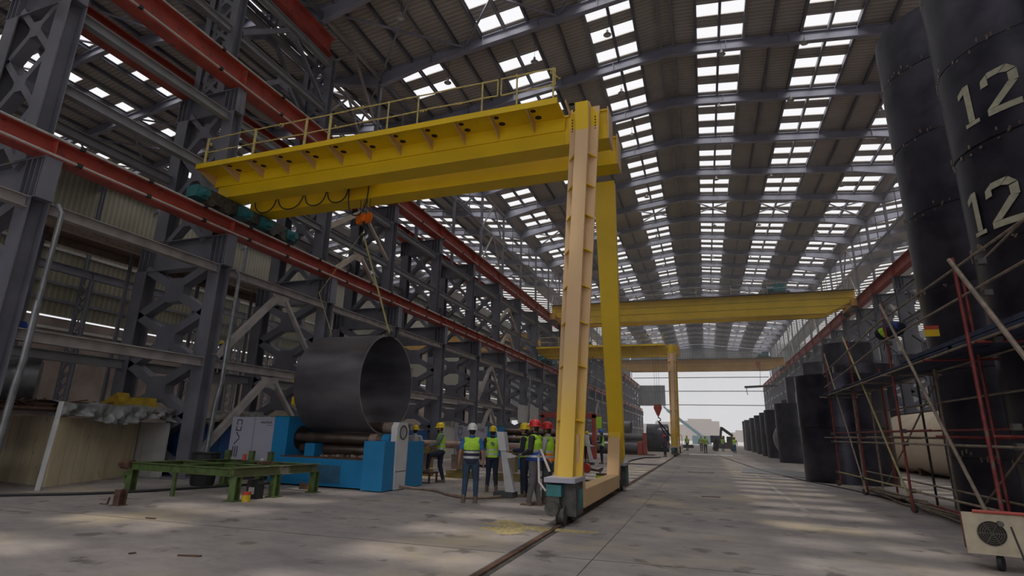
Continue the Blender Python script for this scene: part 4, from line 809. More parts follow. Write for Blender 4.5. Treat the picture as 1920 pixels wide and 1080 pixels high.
for i, (x, y, n) in enumerate(((9.9, 41.5, 3), (10.3, 46.5, 4), (10.2, 51.5, 3), (10.6, 57.5, 4), (10.7, 64, 3), (10.7, 70.5, 4), (10.8, 77, 3))):
    tank(x, y, n, 'taller dark tank in the rear tank row under the crane beam, %s from the camera' % ORD[i])
thing1('dished_head', MB().lathe([(0, 0), (.5, .08), (.95, .3), (1.25, .62), (1.3, .7), (1.26, .7), (.9, .36)], n=40), 'silver', 'grey dished tank end standing on edge between two tanks', 'tank end', loc=(5.6, 52.6, 1.28), smooth=True).rotation_euler = (0, math.radians(75), math.radians(20))
# weld spatter along the seams of the two near tanks
for tk in (T1_, N2):
    q = MB(); rnd = random.Random(2)
    for zi in range(0, 6):
        for _ in range(26):
            a = math.radians(rnd.uniform(150, 300)); z = 1.3+zi*RH+rnd.gauss(0, .07); r = TR+.005
            q.box(r*math.cos(a)-.012, r*math.cos(a)+.012, r*math.sin(a)-.025, r*math.sin(a)+.025, z, z+rnd.uniform(.02, .12))
    tag(q.build('seam_spatter', 'rollend', tk), None, None, kind='stuff')
def number(z, az, size, tk=N2):
    # characters wrapped on the shell, starting at bearing az (degrees, from +x)
    def blk(polys):
        q = MB()
        for p0 in polys:
          (a0, b0), (a1, b1), (a2, b2), (a3, b3) = p0
          for k in range(6):
            f0, f1 = k/6, (k+1)/6
            L_ = lambda f: ((a0+(a1-a0)*f, b0+(b1-b0)*f), (a3+(a2-a3)*f, b3+(b2-b3)*f))
            (l0, u0), (l1, u1) = L_(f0), L_(f1); p = [l0, l1, u1, u0]; n = 4; vs = []
            for rr in (TR+.02, TR+.03):
                for (u, v) in p: a = math.radians(az)+u*size/TR; vs.append((rr*math.cos(a), rr*math.sin(a), z+v*size))
            q.add(vs, [tuple(range(n, 2*n)), tuple(range(n))[::-1]]+[(i, (i+1) % n, n+(i+1) % n, n+i) for i in range(n)])
        return q
    one = [[(.08, 0), (.42, 0), (.42, .09), (.08, .09)], [(.18, .1), (.32, .1), (.32, 1), (.18, 1)], [(.02, .76), (.17, .84), (.17, .99), (.02, .88)]]
    two = [[(.60, 0), (1.2, 0), (1.2, .14), (.60, .14)], [(.60, .15), (.80, .15), (1.2, .56), (1.04, .60)], [(1.06, .58), (1.22, .58), (1.22, .84), (1.06, .80)], [(.92, .88), (1.05, .83), (1.21, .86), (1.08, 1.01)], [(.72, .86), (.91, .88), (1.06, 1.02), (.72, 1.0)], [(.56, .70), (.71, .72), (.71, .98), (.58, .88)]]
    blk([p[:4] for p in one+two]).build('painted_number', 'stencil', tk)
number(8.2, 194, .95); number(5.85, 181, .95)
# ------------------------------------------------------------------ right hand beige shell and scaffold
e = empty('beige_shell', (11.5, 27.5, 0), 'beige primed cylindrical shell lying behind the scaffold', 'steel shell'); MB().shell((0, -3, 1.65), (0, 13, 1.65), 1.62, .05, 64).build('shell', 'beige', e, smooth=True); [MB().box(-1, 1, y_, y_+.4, 0, .5).build('cradle', 'rust', e) for y_ in (1, 8)]
e = empty('scaffold', (5.0, 17, 0), 'long tube scaffold of red and bare tubes in front of the tall tanks', 'scaffold'); ox = Vector((5.0, 17, 0))
def T(nm, p, q, m, r=.026): MB().tube([Vector(p)-ox, Vector(q)-ox], r, 8).build(nm, m, e, smooth=True)
for (x, y, zt, m) in ((4.7, 24.7, 5.0, 'tube_red'), (4.7, 20.95, 4.9, 'tube_red'), (4.6, 16.5, 5.2, 'tube_red'), (4.25, 11.1, 4.75, 'tube_red'), (5.3, 13.55, 5.1, 'tube_red'), (5.4, 24.4, 3.6, 'tube_b'), (5.4, 20.6, 3.9, 'tube_red'), (5.4, 16.2, 3.7, 'tube_b'), (5.2, 10.4, 5.0, 'tube_red'), (4.3, 8.6, 4.8, 'tube_red'), (5.2, 8.3, 4.6, 'tube_b'), (5.75, 18.6, 3.6, 'black'), (5.5, 22.5, 3.6, 'tube_b')):
    T('standard', (x, y, .02), (x, y, zt), m, .03)
for z, m in ((4.66, 'tube_b'), (4.12, 'tube_b')):
    T('guard_rail', (4.6, 25, z-.45), (4.5, 16, z+.05), m, .022); T('guard_rail', (4.5, 16.3, z+.02), (4.35, 8, z), m, .022)
T('guard_rail', (5.2, 12.5, 5.0), (4.6, 8, 5.05), 'tube_b', .022)
for (y0, y1, z0, z1, x, m) in ((25.2, 15.5, 1.6, 1.6, 4.66, 'tube_b'), (17, 8, 1.6, 1.58, 4.6, 'tube_b'), (25, 15, 1.92, 1.9, 4.74, 'tube_red'), (24.5, 16, .5, .52, 4.66, 'tube_y'), (16.9, 8, .5, .56, 4.62, 'tube_b'), (24, 8, 1.95, 1.9, 5.4, 'tube_red'), (24, 8, .6, .55, 5.4, 'tube_b'), (24, 8, 3.3, 3.35, 4.5, 'tube_b'), (25, 8, 3.3, 3.35, 5.45, 'tube_b'), (22, 8, 2.6, 2.6, 5.5, 'tube_b'), (16, 8, .25, .25, 4.8, 'tube_red')):
    T('ledger', (x, y0, z0), (x, y1, z1), m, .024)
for y in (24.7, 22.8, 20.95, 18.6, 16.5, 13.5, 11.1, 8.7):
    for z in (1.75, 3.28): T('transom', (4.35, y+.05, z), (5.65, y+.05, z), 'tube_b' if y > 14 else 'tube_red', .024)
for p, q, m, r in (((4.55, 24.0, 4.9), (4.6, 20.7, .1), 'tube_b', .024), ((4.55, 20.8, 5.0), (4.6, 16.7, .35), 'tube_y', .027), ((4.4, 15.9, 5.0), (4.4, 12.05, .5), 'tube_b', .032), ((4.2, 11.1, 4.72), (4.2, 9.0, 2.3), 'tube_b', .036), ((5.5, 22, .3), (5.4, 16, 3.2), 'tube_b', .022), ((5.4, 15, .3), (5.3, 9.5, 3.2), 'tube_b', .022)):
    T('diagonal_brace', p, q, m, r)
rnd = random.Random(4)
for i, (y0, y1) in enumerate(((25, 21), (21.2, 16.4), (16.6, 12.2), (12.4, 8))):
    for j in range(4):
        x = 4.5+j*.26; MB().box(x-ox.x, x+.24-ox.x, y1-ox.y+rnd.uniform(0, .3), y0-ox.y+rnd.uniform(0, .4), 3.36+rnd.uniform(0, .03), 3.41+rnd.uniform(0, .03)).build('plank', 'plank', e)
for y in (24.7, 20.95, 16.5, 11.1): q = MB(); q.lathe([(0, -.03), (.1, -.03), (.1, .03), (0, .03)], (4.62-ox.x, y-ox.y, .1), (1, .3, 0), 16); q.build('caster', 'grime', e, smooth=True)
cpl = MB().box(-.06, .06, -.05, .05, -.05, .05).mesh('coupler', 'grime')
for y in (24.7, 20.95, 16.5, 11.1):
    for z in (.5, 1.6, 1.9, 3.3, 4.1, 4.65): o = bpy.data.objects.new('coupler', cpl); C.objects.link(o); o.parent = e; o.location = (4.64-ox.x, y-ox.y, z)
q = MB()
for i in range(34): y = rnd.uniform(9, 19); q.tube([(rnd.uniform(4.8, 5.35), y, rnd.uniform(.03, .2)), (rnd.uniform(4.8, 5.35), y+rnd.uniform(2, 5), rnd.uniform(.03, .2))], .024, 6)
tag(q.build('loose_tubes', 'tube_b'), 'loose scaffold tubes strewn on the floor under the scaffold', 'tubes', kind='stuff')
thing1('blue_net', MB().box(4.5, 5.6, 9, 15.5, 3.44, 3.52), 'plank', 'dark blue sheeting lying on the scaffold planks', 'sheeting')
e = empty('warning_sign', (4.75, 14.0, 3.95), 'small yellow and red sign fixed on the scaffold rail', 'sign'); MB().box(-.13, .13, -.01, .01, -.1, .1).build('board', 'yellow', e); MB().box(-.13, .13, -.015, .012, .05, .13).build('band', 'hook_red', e)
e = empty('tool_bag', (4.9, 17.2, 4.55), 'blue and black tool bag with yellow patch hanging on the scaffold rail', 'bag'); MB().lathe([(0, -.42), (.16, -.36), (.22, -.1), (.2, .25), (.1, .42), (0, .44)], (0, 0, 0), (.5, -1, .12), 16).build('body', 'navy', e, smooth=True); MB().lathe([(.19, -.2), (.225, -.1), (.222, .02)], (-.0, 0, .01), (.5, -1, .12), 16, 60, 170).build('patch', 'hiviz', e, smooth=True); MB().lathe([(.19, .2), (.21, .1), (.13, .4)], (0, 0, .02), (.5, -1, .12), 16, 0, 160).build('flap', 'bluebag', e, smooth=True); MB().tube([(-.1, .1, -.1), (-.15, .2, -.5)], .01, 5).build('strap', 'black', e)
# small welder cart bottom right
e = empty('welding_cart', (3.6, 9.6, 0), 'small wheeled cart with worn cream panel, round fan grille and red top bar', 'cart'); e.rotation_euler = (0, 0, math.radians(-8))
m_ = MB(); m_.box(-.37, .28, 0, .03, .2, .72); m_.build('panel', mat('worn_cream_panel', (.44, .38, .28), .6, 0, .2, 6, patch=((.16, .1, .07), 9, .66)), e)
q = MB()
for r in (.03, .055, .08, .105, .13, .155): q.lathe([(r-.008, 0), (r, 0), (r, .012), (r-.008, .012)], (-.08, -.004, .47), (0, -1, 0), 30)
for k in range(6): a = k*math.pi/3; q.bar((-.08, -.012, .47), (-.08+.155*math.cos(a), -.012, .47+.155*math.sin(a)), .01, .006, (0, 1, 0))
q.build('fan_grille', 'grime', e); MB().lathe([(0, 0), (.15, 0)], (-.08, -.002, .47), (0, -1, 0), 24).build('fan_hole', 'soot', e)
MB().box(.28, .8, .0, .5, .2, .7).box(-.3, .28, .04, .5, .2, .68).build('body', 'tube_red', e); MB().tube([(-.25, -.02, .74), (.7, -.02, .74)], .022, 10).build('top_bar', 'red', e, smooth=True); MB().tube([(.02, -.06, .6), (.02, -.0, .6)], .035, 12).build('socket', 'grime', e)
for x in (-.02, .6): MB().lathe([(0, -.03), (.05, -.03), (.1, -.025), (.1, .025), (.05, .03), (0, .03)], (x, .1, .1), (1, -.5, 0), 20).build('wheel', 'black', e, smooth=True)
# ------------------------------------------------------------------ far floor: truck, boom lift, buildings outside
e = empty('forklift', (2.6, 79, 0), 'dark forklift with raised mast far down the hall', 'forklift'); q = MB(); q.box(-1.8, 1.8, -1, 1.4, .45, 1.5); q.box(-2.2, .2, -.6, 1.0, 1.4, 2.6); q.box(.6, 2.0, 0, 1.6, 1.5, 2.5); q.build('body', 'grime', e); q = MB(); q.bar((-.6, -.4, 1.5), (-.2, -.4, 4.1), .5, .4); q.bar((-.2, -.4, 3.9), (1.6, -.4, 2.6), .5, .5); q.build('boom', 'grime', e)
for x in (-1.5, 1.5): MB().lathe([(0, -.2), (.45, -.2), (.45, .2), (0, .2)], (x, -1, .45), (0, 1, 0), 20).build('wheel', 'black', e, smooth=True)
e.scale = (.72, .8, .75); e.location.x = 2.2; e = empty('boom_lift', (-5.5, 160, 0), 'pale blue boom lift standing outside the open hall end', 'boom lift'); MB().bar((4.6, 0, 2.0), (-3.9, 0, 8.8), .7, .8).bar((-3.9, 0, 8.8), (-4.9, 0, 9.8), .5, .5).build('boom', 'farblue', e); MB().box(2.2, 7, -1.2, 1.2, -.02, 2.2).build('base', 'farblue', e)
for i, (x0, x1, y, h, m) in enumerate(((-26, -9, 300, 8, 'far'), (-11, 8, 340, 11, 'far'), (-60, -24, 330, 7.5, 'far'), (14, 48, 330, 5, 'far'))): tag(MB().box(x0, x1, y, y+15, 0, h).box(x0+2, x1-4, y, y+9, h, h+1.2).build('hazy_building', m), 'pale hazy low building outside beyond the open end, %s of the row' % ORD[i], 'building')
e = empty('stand_frame', (-3.3, 77, 0), 'thin dark frame stand beside the distant hi-vis worker', 'stand'); q = MB(); [q.bar((x, 0, 0), (x, 0, 1.9), .06, .06) for x in (-.5, .4)]; q.bar((-.5, 0, 1.9), (.4, 0, 1.9), .06, .06); q.box(.5, 1.8, 0, .8, .3, .7); q.build('frame', 'grime', e)
# ------------------------------------------------------------------ people
DG = None
def capsule(m_, p, q, r0, r1, e0=None, e1=None, side=None, n=14):
    """tapered rounded limb; r = (half width, half depth)"""
    p, q = Vector(p), Vector(q); d = q-p; L = d.length; d.normalize()
    r0 = r0 if isinstance(r0, tuple) else (r0, r0); r1 = r1 if isinstance(r1, tuple) else (r1, r1)
    s = Vector(side) if side else Vector((1, 0, 0))
    a = s-d*s.dot(d)
    if a.length < .1: a = Vector((0, 1, 0))-d*d.y
    a.normalize(); b = d.cross(a); k0 = min(r0)*.9; k1 = min(r1)*.9; rings = []
    for t in (-1, -.8, -.45, 0): rings.append((t*k0, math.sqrt(max(0, 1-t*t)), r0))
    for t in (0, .45, .8, 1): rings.append((L+t*k1, math.sqrt(max(0, 1-t*t)), r1))
    vs = []
    for h, f, r in rings:
        f = max(f, .02)
        for i in range(n): an = 2*math.pi*i/n; vs.append(p+d*h+a*math.cos(an)*r[0]*f+b*math.sin(an)*r[1]*f)
    fs = [(j*n+i, j*n+(i+1) % n, (j+1)*n+(i+1) % n, (j+1)*n+i) for j in range(len(rings)-1) for i in range(n)]+[tuple(range(n))[::-1], tuple((len(rings)-1)*n+i for i in range(n))]
    m_.add(vs, fs)
def remeshed(m_, vox, smooth_it=3):
    me = m_.mesh('tmp', 'skin'); o = bpy.data.objects.new('tmp', me); C.objects.link(o)
    r = o.modifiers.new('r', 'REMESH'); r.mode = 'VOXEL'; r.voxel_size = vox
    s = o.modifiers.new('s', 'SMOOTH'); s.factor = .5; s.iterations = smooth_it
    bpy.context.view_layer.update(); dg = bpy.context.evaluated_depsgraph_get()
    out = bpy.data.meshes.new_from_object(o.evaluated_get(dg)); bpy.data.objects.remove(o); return out
def person(loc, face, label, H=1.75, helmet='hy', vest='hiviz', top='navy', legs='navy', boots='boot', bare=False, pose=None, near=True, beard=False, vest_low=None, build=1.0, turn=0, extra=None, group=None):
    ps = dict(LA=(-.10, 0, .085), RA=(.10, 0, .085), LK=(-.10, .02, .49), RK=(.10, .02, .49), LE=(-.27, -.02, 1.13), LW=(-.29, .05, .88), RE=(.27, -.02, 1.13), RW=(.29, .05, .88), lean=0, LT=0, RT=0)
    ps.update(pose or {}); V = {k: Vector(v) for k, v in ps.items() if isinstance(v, tuple)}
    lean = ps['lean']; B = build
    def up(x, y, z): return Vector((x, y+lean*(z-.95), z))
    PEL = up(0, 0, .95); CH = up(0, .0, 1.30); NK = up(0, -.01, 1.47); HC = up(0, .02, 1.625)
    prims = []
    def P(tagname, p, q, r0, r1, side=None): prims.append((tagname, Vector(p), Vector(q), r0, r1, side))
    for s, A, K in ((-1, V['LA'], V['LK']), (1, V['RA'], V['RK'])):
        hip = up(s*.095, 0, .90); P('legs', hip, K, (.088*B, .095*B), (.058, .062)); P('legs', K, A+Vector((0, 0, .02)), (.058, .064), (.040, .043)); P('calf', K.lerp(A, .22)+Vector((0, -.012, 0)), K.lerp(A, .5), .053, .046)
    P('pelvis', up(-.05, 0, .93), up(.05, 0, .93), (.11, .115*B), (.11, .115*B), (0, 0, 1))
    P('torso', up(0, 0, 1.0), up(0, .0, 1.16), (.155*B, .105*B), (.15*B, .105*B)); P('torso', up(0, 0, 1.15), CH, (.15*B, .105*B), (.175*B, .115*B)); P('torso', CH, up(0, 0, 1.39), (.175*B, .115*B), (.15, .085))
    P('torso', up(-.14, 0, 1.405), up(.14, 0, 1.405), (.055, .06), (.055, .06), (0, 0, 1))
    P('neck', up(0, -.01, 1.42), HC-Vector((0, .01, .05)), .056, .054)
    P('head', HC+Vector((0, -.012, .03)), HC+Vector((0, 0, -.02)), (.074, .092), (.070, .086)); P('head', HC+Vector((0, .015, -.05)), HC+Vector((0, .045, -.095)), (.058, .055), (.036, .03))
    if near:
        P('head', HC+Vector((0, .088, .01)), HC+Vector((0, .106, -.025)), .010, .016); P('head', HC+Vector((-.076, -.005, .01)), HC+Vector((-.078, -.01, -.03)), (.008, .018), (.006, .014), (1, 0, 0)); P('head', HC+Vector((.076, -.005, .01)), HC+Vector((.078, -.01, -.03)), (.008, .018), (.006, .014), (1, 0, 0))
        P('head', HC+Vector((-.03, .082, .028)), HC+Vector((.03, .082, .028)), .012, .012)
    for s, E, W in ((-1, V['LE'], V['LW']), (1, V['RE'], V['RW'])):
        sh = up(s*.19, 0, 1.40); P('uarm', sh, E, (.054, .056), (.042, .044)); P('farm', E, W, (.041, .043), (.028, .032))
        d = (W-E).normalized(); fl = Vector((0, .25, -.25)) if d.z < -.6 else Vector((0, 0, -.12)); kn = W+d*.085
        sidev = Vector((0, 1, 0)) if abs(d.z) > .6 else Vector((0, 0, 1)).cross(d).normalized()
        P('hand', W, kn, (.026, .019), (.042, .016), tuple(sidev))
        for i, ln in enumerate((.062, .072, .068, .054)):
            b = kn+sidev*(.031-.0205*i); m1 = b+(d+fl*.5).normalized()*ln*.62; m2 = m1+(d+fl*2.2+Vector((-s*.4, 0, 0))*(abs(d.z) > .6)).normalized()*ln*.5
            P('hand', b, m1, .0098, .0090); P('hand', m1, m2, .0090, .0078)
        th = W+d*.025+sidev*.024; t1 = th+(d*.6+sidev*.75+fl*.2).normalized()*.042; P('hand', th, t1, .0125, .0105); P('hand', t1, t1+(d+fl*.8).normalized()*.032, .0105, .0085)
    for s, A in ((-1, V['LA']), (1, V['RA'])): P('foot', A+Vector((0, -.02, -.035)), A+Vector((0, .13, -.05)), (.036, .034), (.036, .026), (1, 0, 0))
    m_ = MB()
    for t, p, q, r0, r1, sd in prims: capsule(m_, p, q, r0, r1, side=sd)
    me = remeshed(m_, .0085 if near else .02, 4 if near else 2)
    nv = len(me.vertices); co = np.empty(nv*3, 'f'); me.vertices.foreach_get('co', co); co = co.reshape(-1, 3)
    no = np.empty(nv*3, 'f'); me.vertices.foreach_get('normal', no); no = no.reshape(-1, 3)
    npoly = len(me.polygons); ce = np.empty(npoly*3, 'f'); me.polygons.foreach_get('center', ce); ce = ce.reshape(-1, 3)
    best = np.full(npoly, 9.); bi = np.zeros(npoly, int); tags = [p[0] for p in prims]
    for i, (t, p, q, r0, r1, sd) in enumerate(prims):
        a = np.array(p); d = np.array(q-p); l2 = max(d@d, 1e-9); u = np.clip(((ce-a)@d)/l2, 0, 1)
        ra = max(r0) if isinstance(r0, tuple) else r0; rb = max(r1) if isinstance(r1, tuple) else r1
        dist = np.linalg.norm(ce-(a+u[:, None]*d), axis=1)-(ra+(rb-ra)*u); k = dist < best; best[k] = dist[k]; bi[k] = i
    tg = np.array(tags)[bi]; fy = ce[:, 1]-lean*(ce[:, 2]-.95)
    sc = H/1.75
    e = empty('person', loc, label, 'person', group, math.radians(face)); e.scale = (sc, sc, sc)
    me.materials.clear(); me.materials.append(M['skin']); me.polygons.foreach_set('material_index', [0]*npoly); me.polygons.foreach_set('use_smooth', [True]*npoly); me.name = 'body'
    bo = bpy.data.objects.new('body', me); C.objects.link(bo); bo.parent = e
    faces = [tuple(p.vertices) for p in me.polygons]
    def shell(nm, mask, off, mats, mfun=None, noise=0):
        idx = np.nonzero(mask)[0]
        if len(idx) < 10: return None
        used = sorted({v for i in idx for v in faces[i]}); mp = {v: j for j, v in enumerate(used)}
        ua = np.array(used); pv = co[ua]+no[ua]*(off+ (noise*np.sin(co[ua][:, 2:3]*60+co[ua][:, 0:1]*40) if noise else 0))
        sm_ = bpy.data.meshes.new(nm); sm_.from_pydata(pv.tolist(), [], [tuple(mp[v] for v in faces[i]) for i in idx])
        for x in mats: sm_.materials.append(M[x])
        if mfun: sm_.polygons.foreach_set('material_index', [int(mfun(ce[i])) for i in idx])
        sm_.polygons.foreach_set('use_smooth', [True]*len(idx)); sm_.update()
        o = bpy.data.objects.new(nm, sm_); C.objects.link(o); o.parent = e
        if near: md = o.modifiers.new('s', 'SOLIDIFY'); md.thickness = .006; md.offset = 0
        return o
    tor = np.isin(tg, ('torso',)); shell('trousers', (np.isin(tg, ('legs', 'calf', 'pelvis')) | (tor & (ce[:, 2] < 1.03))) & (ce[:, 2] > .08), .010, [legs], noise=.002)
    sl = np.isin(tg, ('uarm', 'farm')) if not bare else (tg == 'uarm')
    if bare:
        el = (ce[:, 2] > 1.20); sl = sl & el
    shell('shirt', (tor & (ce[:, 2] > .94)) | (np.isin(tg, ('pelvis',)) & (ce[:, 2] > .90)) | sl | ((tg == 'neck') & (ce[:, 2] < 1.46)), .013, [top], noise=.002)
    if vest:
        vl = vest_low or vest; lo = ps.get('vlo', .93)
        def vf(c):
            z = c[2]
            if 1.0 < z < 1.05 or 1.12 < z < 1.17: return 1
            return 2 if z < ps.get('vsplit', 1.10) else 0
        shell('vest', (tor & (ce[:, 2] > lo) & (ce[:, 2] < 1.455) & (np.abs(ce[:, 0]) < .17+.03*(ce[:, 2] < 1.3)) & ~((fy > 0) & (np.abs(ce[:, 0]) < .035+.25*np.maximum(0, ce[:, 2]-1.22))) ) | ((tg == 'pelvis') & (ce[:, 2] > lo)), .026, [vest, 'tape', vl], vf)
    for s, A in ((-1, V['LA']), (1, V['RA'])):
        q = MB(); capsule(q, A+Vector((0, -.035, -.045)), A+Vector((0, .15, -.05)), (.046, .04), (.047, .032), side=(1, 0, 0)); capsule(q, A+Vector((0, -.01, -.02)), A+Vector((0, -.01, .08)), .052, .05)
        q.box(A.x-.045, A.x+.045, A.y-.08, A.y+.19, A.z-.083, A.z-.06); bm_ = q.build('boot', boots, e, smooth=True)
    # helmet: dome, brim, ridge
    q = MB(); hc = HC+Vector((0, -.01, .045)); n = 20; prof = [(1, 0), (.985, .03), (.93, .065), (.8, .098), (.58, .122), (.3, .134), (0, .137)]; vs = []
    for f, h in prof:
        for i in range(n): a = 2*math.pi*i/n; vs.append(hc+Vector((math.cos(a)*.114*f, math.sin(a)*.138*f, h*1.1)))
    q.add(vs, [(j*n+i, j*n+(i+1) % n, (j+1)*n+(i+1) % n, (j+1)*n+i) for j in range(len(prof)-1) for i in range(n)])
    vs = [hc+Vector((math.cos(2*math.pi*i/n)*r*(1), math.sin(2*math.pi*i/n)*r*1.22+(.035 if math.sin(2*math.pi*i/n) > .3 and r > .11 else 0), z)) for r, z in ((.110, .004), (.128, -.012), (.126, -.017), (.106, -.004)) for i in range(n)]
    q.add(vs, [(j*n+i, j*n+(i+1) % n, (j+1)*n+(i+1) % n, (j+1)*n+i) for j in range(3) for i in range(n)])
    he = q.build('helmet', helmet, e, smooth=True)
    if near: q = MB(); q.tube([hc+Vector((0, -.09, .10)), hc+Vector((0, -.03, .139)), hc+Vector((0, .05, .136)), hc+Vector((0, .1, .09))], .008, 8); q.build('ridge', helmet, he, smooth=True)
    # hair round the back and sides
    q = MB(); capsule(q, HC+Vector((0, -.022, .045)), HC+Vector((0, -.03, -.035)), (.079, .082), (.068, .068)); q.build('hair', 'hair', e, smooth=True)
    if near:
        for s in (-1, 1): q = MB(); q.lathe([(0, -.006), (.006, -.004), (.008, 0), (.006, .004), (0, .006)], HC+Vector((s*.03, .089, .012)), (0, 1, 0), 8); q.build('eye', 'hair', e, smooth=True)
        if beard: q = MB(); capsule(q, HC+Vector((0, .03, -.062)), HC+Vector((0, .052, -.1)), (.062, .05), (.038, .03)); q.build('beard', 'hair', e, smooth=True)
        else: q = MB(); capsule(q, HC+Vector((-.02, .083, -.062)), HC+Vector((.02, .083, -.062)), .005, .005); q.build('mouth', mat('lips', (.25, .09, .07), .5), e, smooth=True)
    if extra: extra(e, up)
    return e
LEFT = 90
W_ = dict(LE=(-.25, .02, 1.13), LW=(-.2, .25, 1.12), RE=(.25, .02, 1.13), RW=(.2, .25, 1.12))
person((-5.25, 12.4, 0), 22, 'person in a white helmet, jeans and blue sleeves standing with back to the camera', 1.74, 'hw', 'hiviz', 'bluet', 'jeans', 'boot', bare=True, vest_low='navy', build=1.08, pose=dict(vsplit=1.19, vlo=.9, LA=(-.15, 0, .085), RA=(.13, .05, .085), LK=(-.12, .02, .49), RK=(.13, .04, .49)))
def logo(e, up):
    q = MB(); y = -.155
    q.bar(up(-.06, y, 1.30), up(-.015, y, 1.355), .028, .006, (0, 1, 0)); q.build('vest_logo', 'hook_red', e)
    q = MB(); q.bar(up(-.0, y, 1.30), up(.01, y, 1.355), .028, .006, (0, 1, 0)); q.bar(up(-.02, y, 1.275), up(.06, y, 1.275), .022, .006, (0, 1, 0)); q.bar(up(.035, y, 1.30), up(.06, y, 1.33), .022, .006, (0, 1, 0)); q.build('vest_logo', 'bluet', e)
person((-5.7, 14.98, 0), 20, 'person in a yellow helmet whose hi-vis vest shows a logo on the back', 1.72, 'hy', 'hiviz', 'navy', 'navy', 'boot', pose=dict(LE=(-.3, -.02, 1.13), LW=(-.33, .05, .9), RE=(.3, -.02, 1.13), RW=(.34, .05, .88), LA=(-.13, 0, .085), RA=(.13, 0, .085)), extra=logo)
person((-8.05, 16.5, 0), 125, 'person in a yellow helmet stepping on the dark stand, one hand on its rail', 1.80, 'hy', 'hiviz', 'sage', 'navy', 'boot', beard=True, pose=dict(LA=(-.12, .42, .42), LK=(-.14, .38, .82), RA=(.12, -.12, .085), RK=(.11, .0, .5), LE=(-.32, .18, 1.18), LW=(-.35, .42, 1.10), RE=(.29, -.05, 1.13), RW=(.33, .02, .9), lean=.08))
person((-4.51, 14.27, 0), 95, 'person in a yellow helmet and dark overalls facing the white control pillar', 1.80, 'hy', 'hiviz', 'navy', 'navy', 'boot', pose=dict(**W_, LA=(-.1, .02, .085), RA=(.1, -.06, .085)))
def waist(e, up):
    q = MB(); q.lathe([(.16, -.1), (.2, -.06), (.19, .08), (.165, .12)], up(0, 0, 1.0), (0, 0, 1), 20); q.build('tied_jacket', 'bluebag', e, smooth=True)
    q = MB(); q.lathe([(.2, -.0), (.198, .045)], up(0, 0, 1.0), (0, 0, 1), 20); q.build('jacket_stripe', 'tape', e, smooth=True)
person((-3.78, 12.77, 0), 82, 'person in a red helmet and black shirt with a blue jacket round the waist', 1.86, 'hr', 'hiviz', 'blackt', 'greyt', 'boot', beard=True, pose=dict(LE=(-.26, .0, 1.14), LW=(-.16, .22, 1.06), RE=(.26, .0, 1.14), RW=(.14, .22, 1.08), LA=(-.1, .1, .085), RA=(.1, -.05, .085)), extra=waist)
person((-3.6, 13.22, 0), 85, 'person in a red helmet and pale shirt, lower half of the vest orange', 1.82, 'hr', 'hiviz', 'palet', 'darkj', 'boot', vest_low='orange', beard=True, pose=dict(LE=(-.26, .04, 1.15), LW=(-.18, .28, 1.12), RE=(.26, .04, 1.15), RW=(.16, .26, 1.12), LA=(-.1, .05, .085), RA=(.1, -.08, .085)))
person((-9.25, 16.9, 0), 15, 'person in a yellow helmet and pale shirt mostly hidden behind the blue machine', 1.71, 'hy', None, 'palet', 'jeans', near=True)
person((-7.29, 34.1, 0), 20, 'distant person in yellow helmet and vest seen from behind, farther from the control pillar', 1.63, 'hy', 'hiviz', 'darkj', 'darkj', near=False)
person((-6.9, 34.5, 0), -5, 'distant person in yellow helmet and vest seen from behind, next to the control pillar', 1.77, 'hy', 'hiviz', 'purple', 'blackt', near=False)
person((-5.69, 32.8, 0), 95, 'distant person in a blue helmet and vest facing the far control pillar', 1.85, 'hb', 'hiviz', 'navy', 'navy', near=False, pose=W_)
person((-3.2, 48.6, 0), 60, 'distant person in dark purple clothes standing before the second crane leg', 1.72, 'hr', None, 'purple', 'navy', near=False)
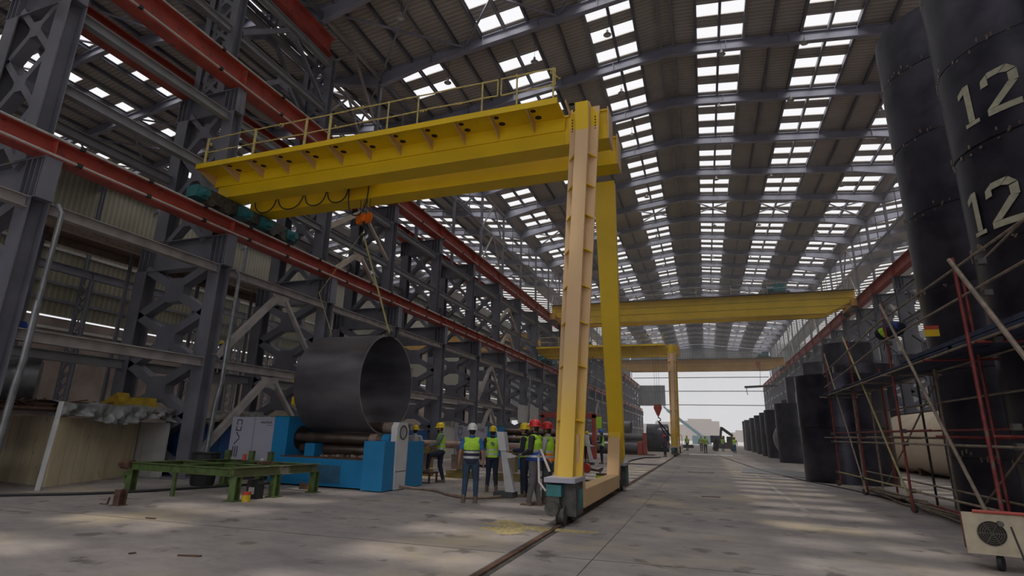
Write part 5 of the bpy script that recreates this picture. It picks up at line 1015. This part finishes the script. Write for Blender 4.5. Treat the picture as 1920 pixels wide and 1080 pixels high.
for i, (x, y, t, l, lb, f) in enumerate(((-2.24, 75.5, 'sage', 'darkj', 'tiny distant person in a vest beside the thin frame stand', 40), (-.5, 72.4, 'sage', 'darkj', 'tiny distant person in the middle of the hall, the one with the greyer top', 0), (-.05, 65.4, 'orange_y', 'darkj', 'tiny distant person in a bright yellow top in the middle of the hall', 10), (1.3, 75.4, 'navy', 'navy', 'tiny distant person in dark clothes and blue helmet by the forklift', 0), (2.0, 76.5, 'sage', 'darkj', 'tiny distant person in yellow helmet in front of the forklift', 0), (3.1, 70.2, 'sage', 'bluet', 'tiny distant person with blue trousers beside the forklift front', 0))):
    person((x, y, 0), f, lb, 1.8, 'hb' if i == 3 else 'hy', 'hiviz' if i not in (3,) else None, t if t in M else 'sage', l, near=False)
person((-20.5, 18.7, 3.5), 60, 'dark dressed person with a yellow helmet working high up behind the second column', 1.75, 'hy', None, 'navy', 'navy', near=False)
e = empty('work_platform', (-20.5, 18.7, 0), 'dark platform on posts behind the second column, a worker standing on it', 'platform'); q = MB(); q.box(-1.3, 1.3, -.8, .8, 3.42, 3.5); [q.box(x, x+.08, y, y+.08, 0, 3.42) for x in (-1.2, 1.1) for y in (-.7, .6)]; q.tube([(-1.2, -.75, 4.5), (1.2, -.75, 4.5)], .03, 6); q.build('frame', 'steel', e)
# ------------------------------------------------------------------ dusty air inside the hall
hz = bpy.data.materials.new('dusty_air'); hz.use_nodes = True; nt = hz.node_tree; nt.nodes.clear()
vs_ = nt.nodes.new('ShaderNodeVolumeScatter'); vs_.inputs['Density'].default_value = 0.0032; vs_.inputs['Color'].default_value = (0.97, 0.97, 1, 1); vs_.inputs['Anisotropy'].default_value = 0.2
on = nt.nodes.new('ShaderNodeOutputMaterial'); nt.links.new(vs_.outputs[0], on.inputs['Volume'])
M['haze'] = hz
tag(MB().box(-50.55, 50.55, 34, YEND-.02, -.15, 25.3).build('dusty_air', 'haze'), 'thin dusty haze filling the hall, palest before the bright open end', 'haze', kind='stuff')
for me in [m for m in bpy.data.meshes if m.users == 0]: bpy.data.meshes.remove(me)
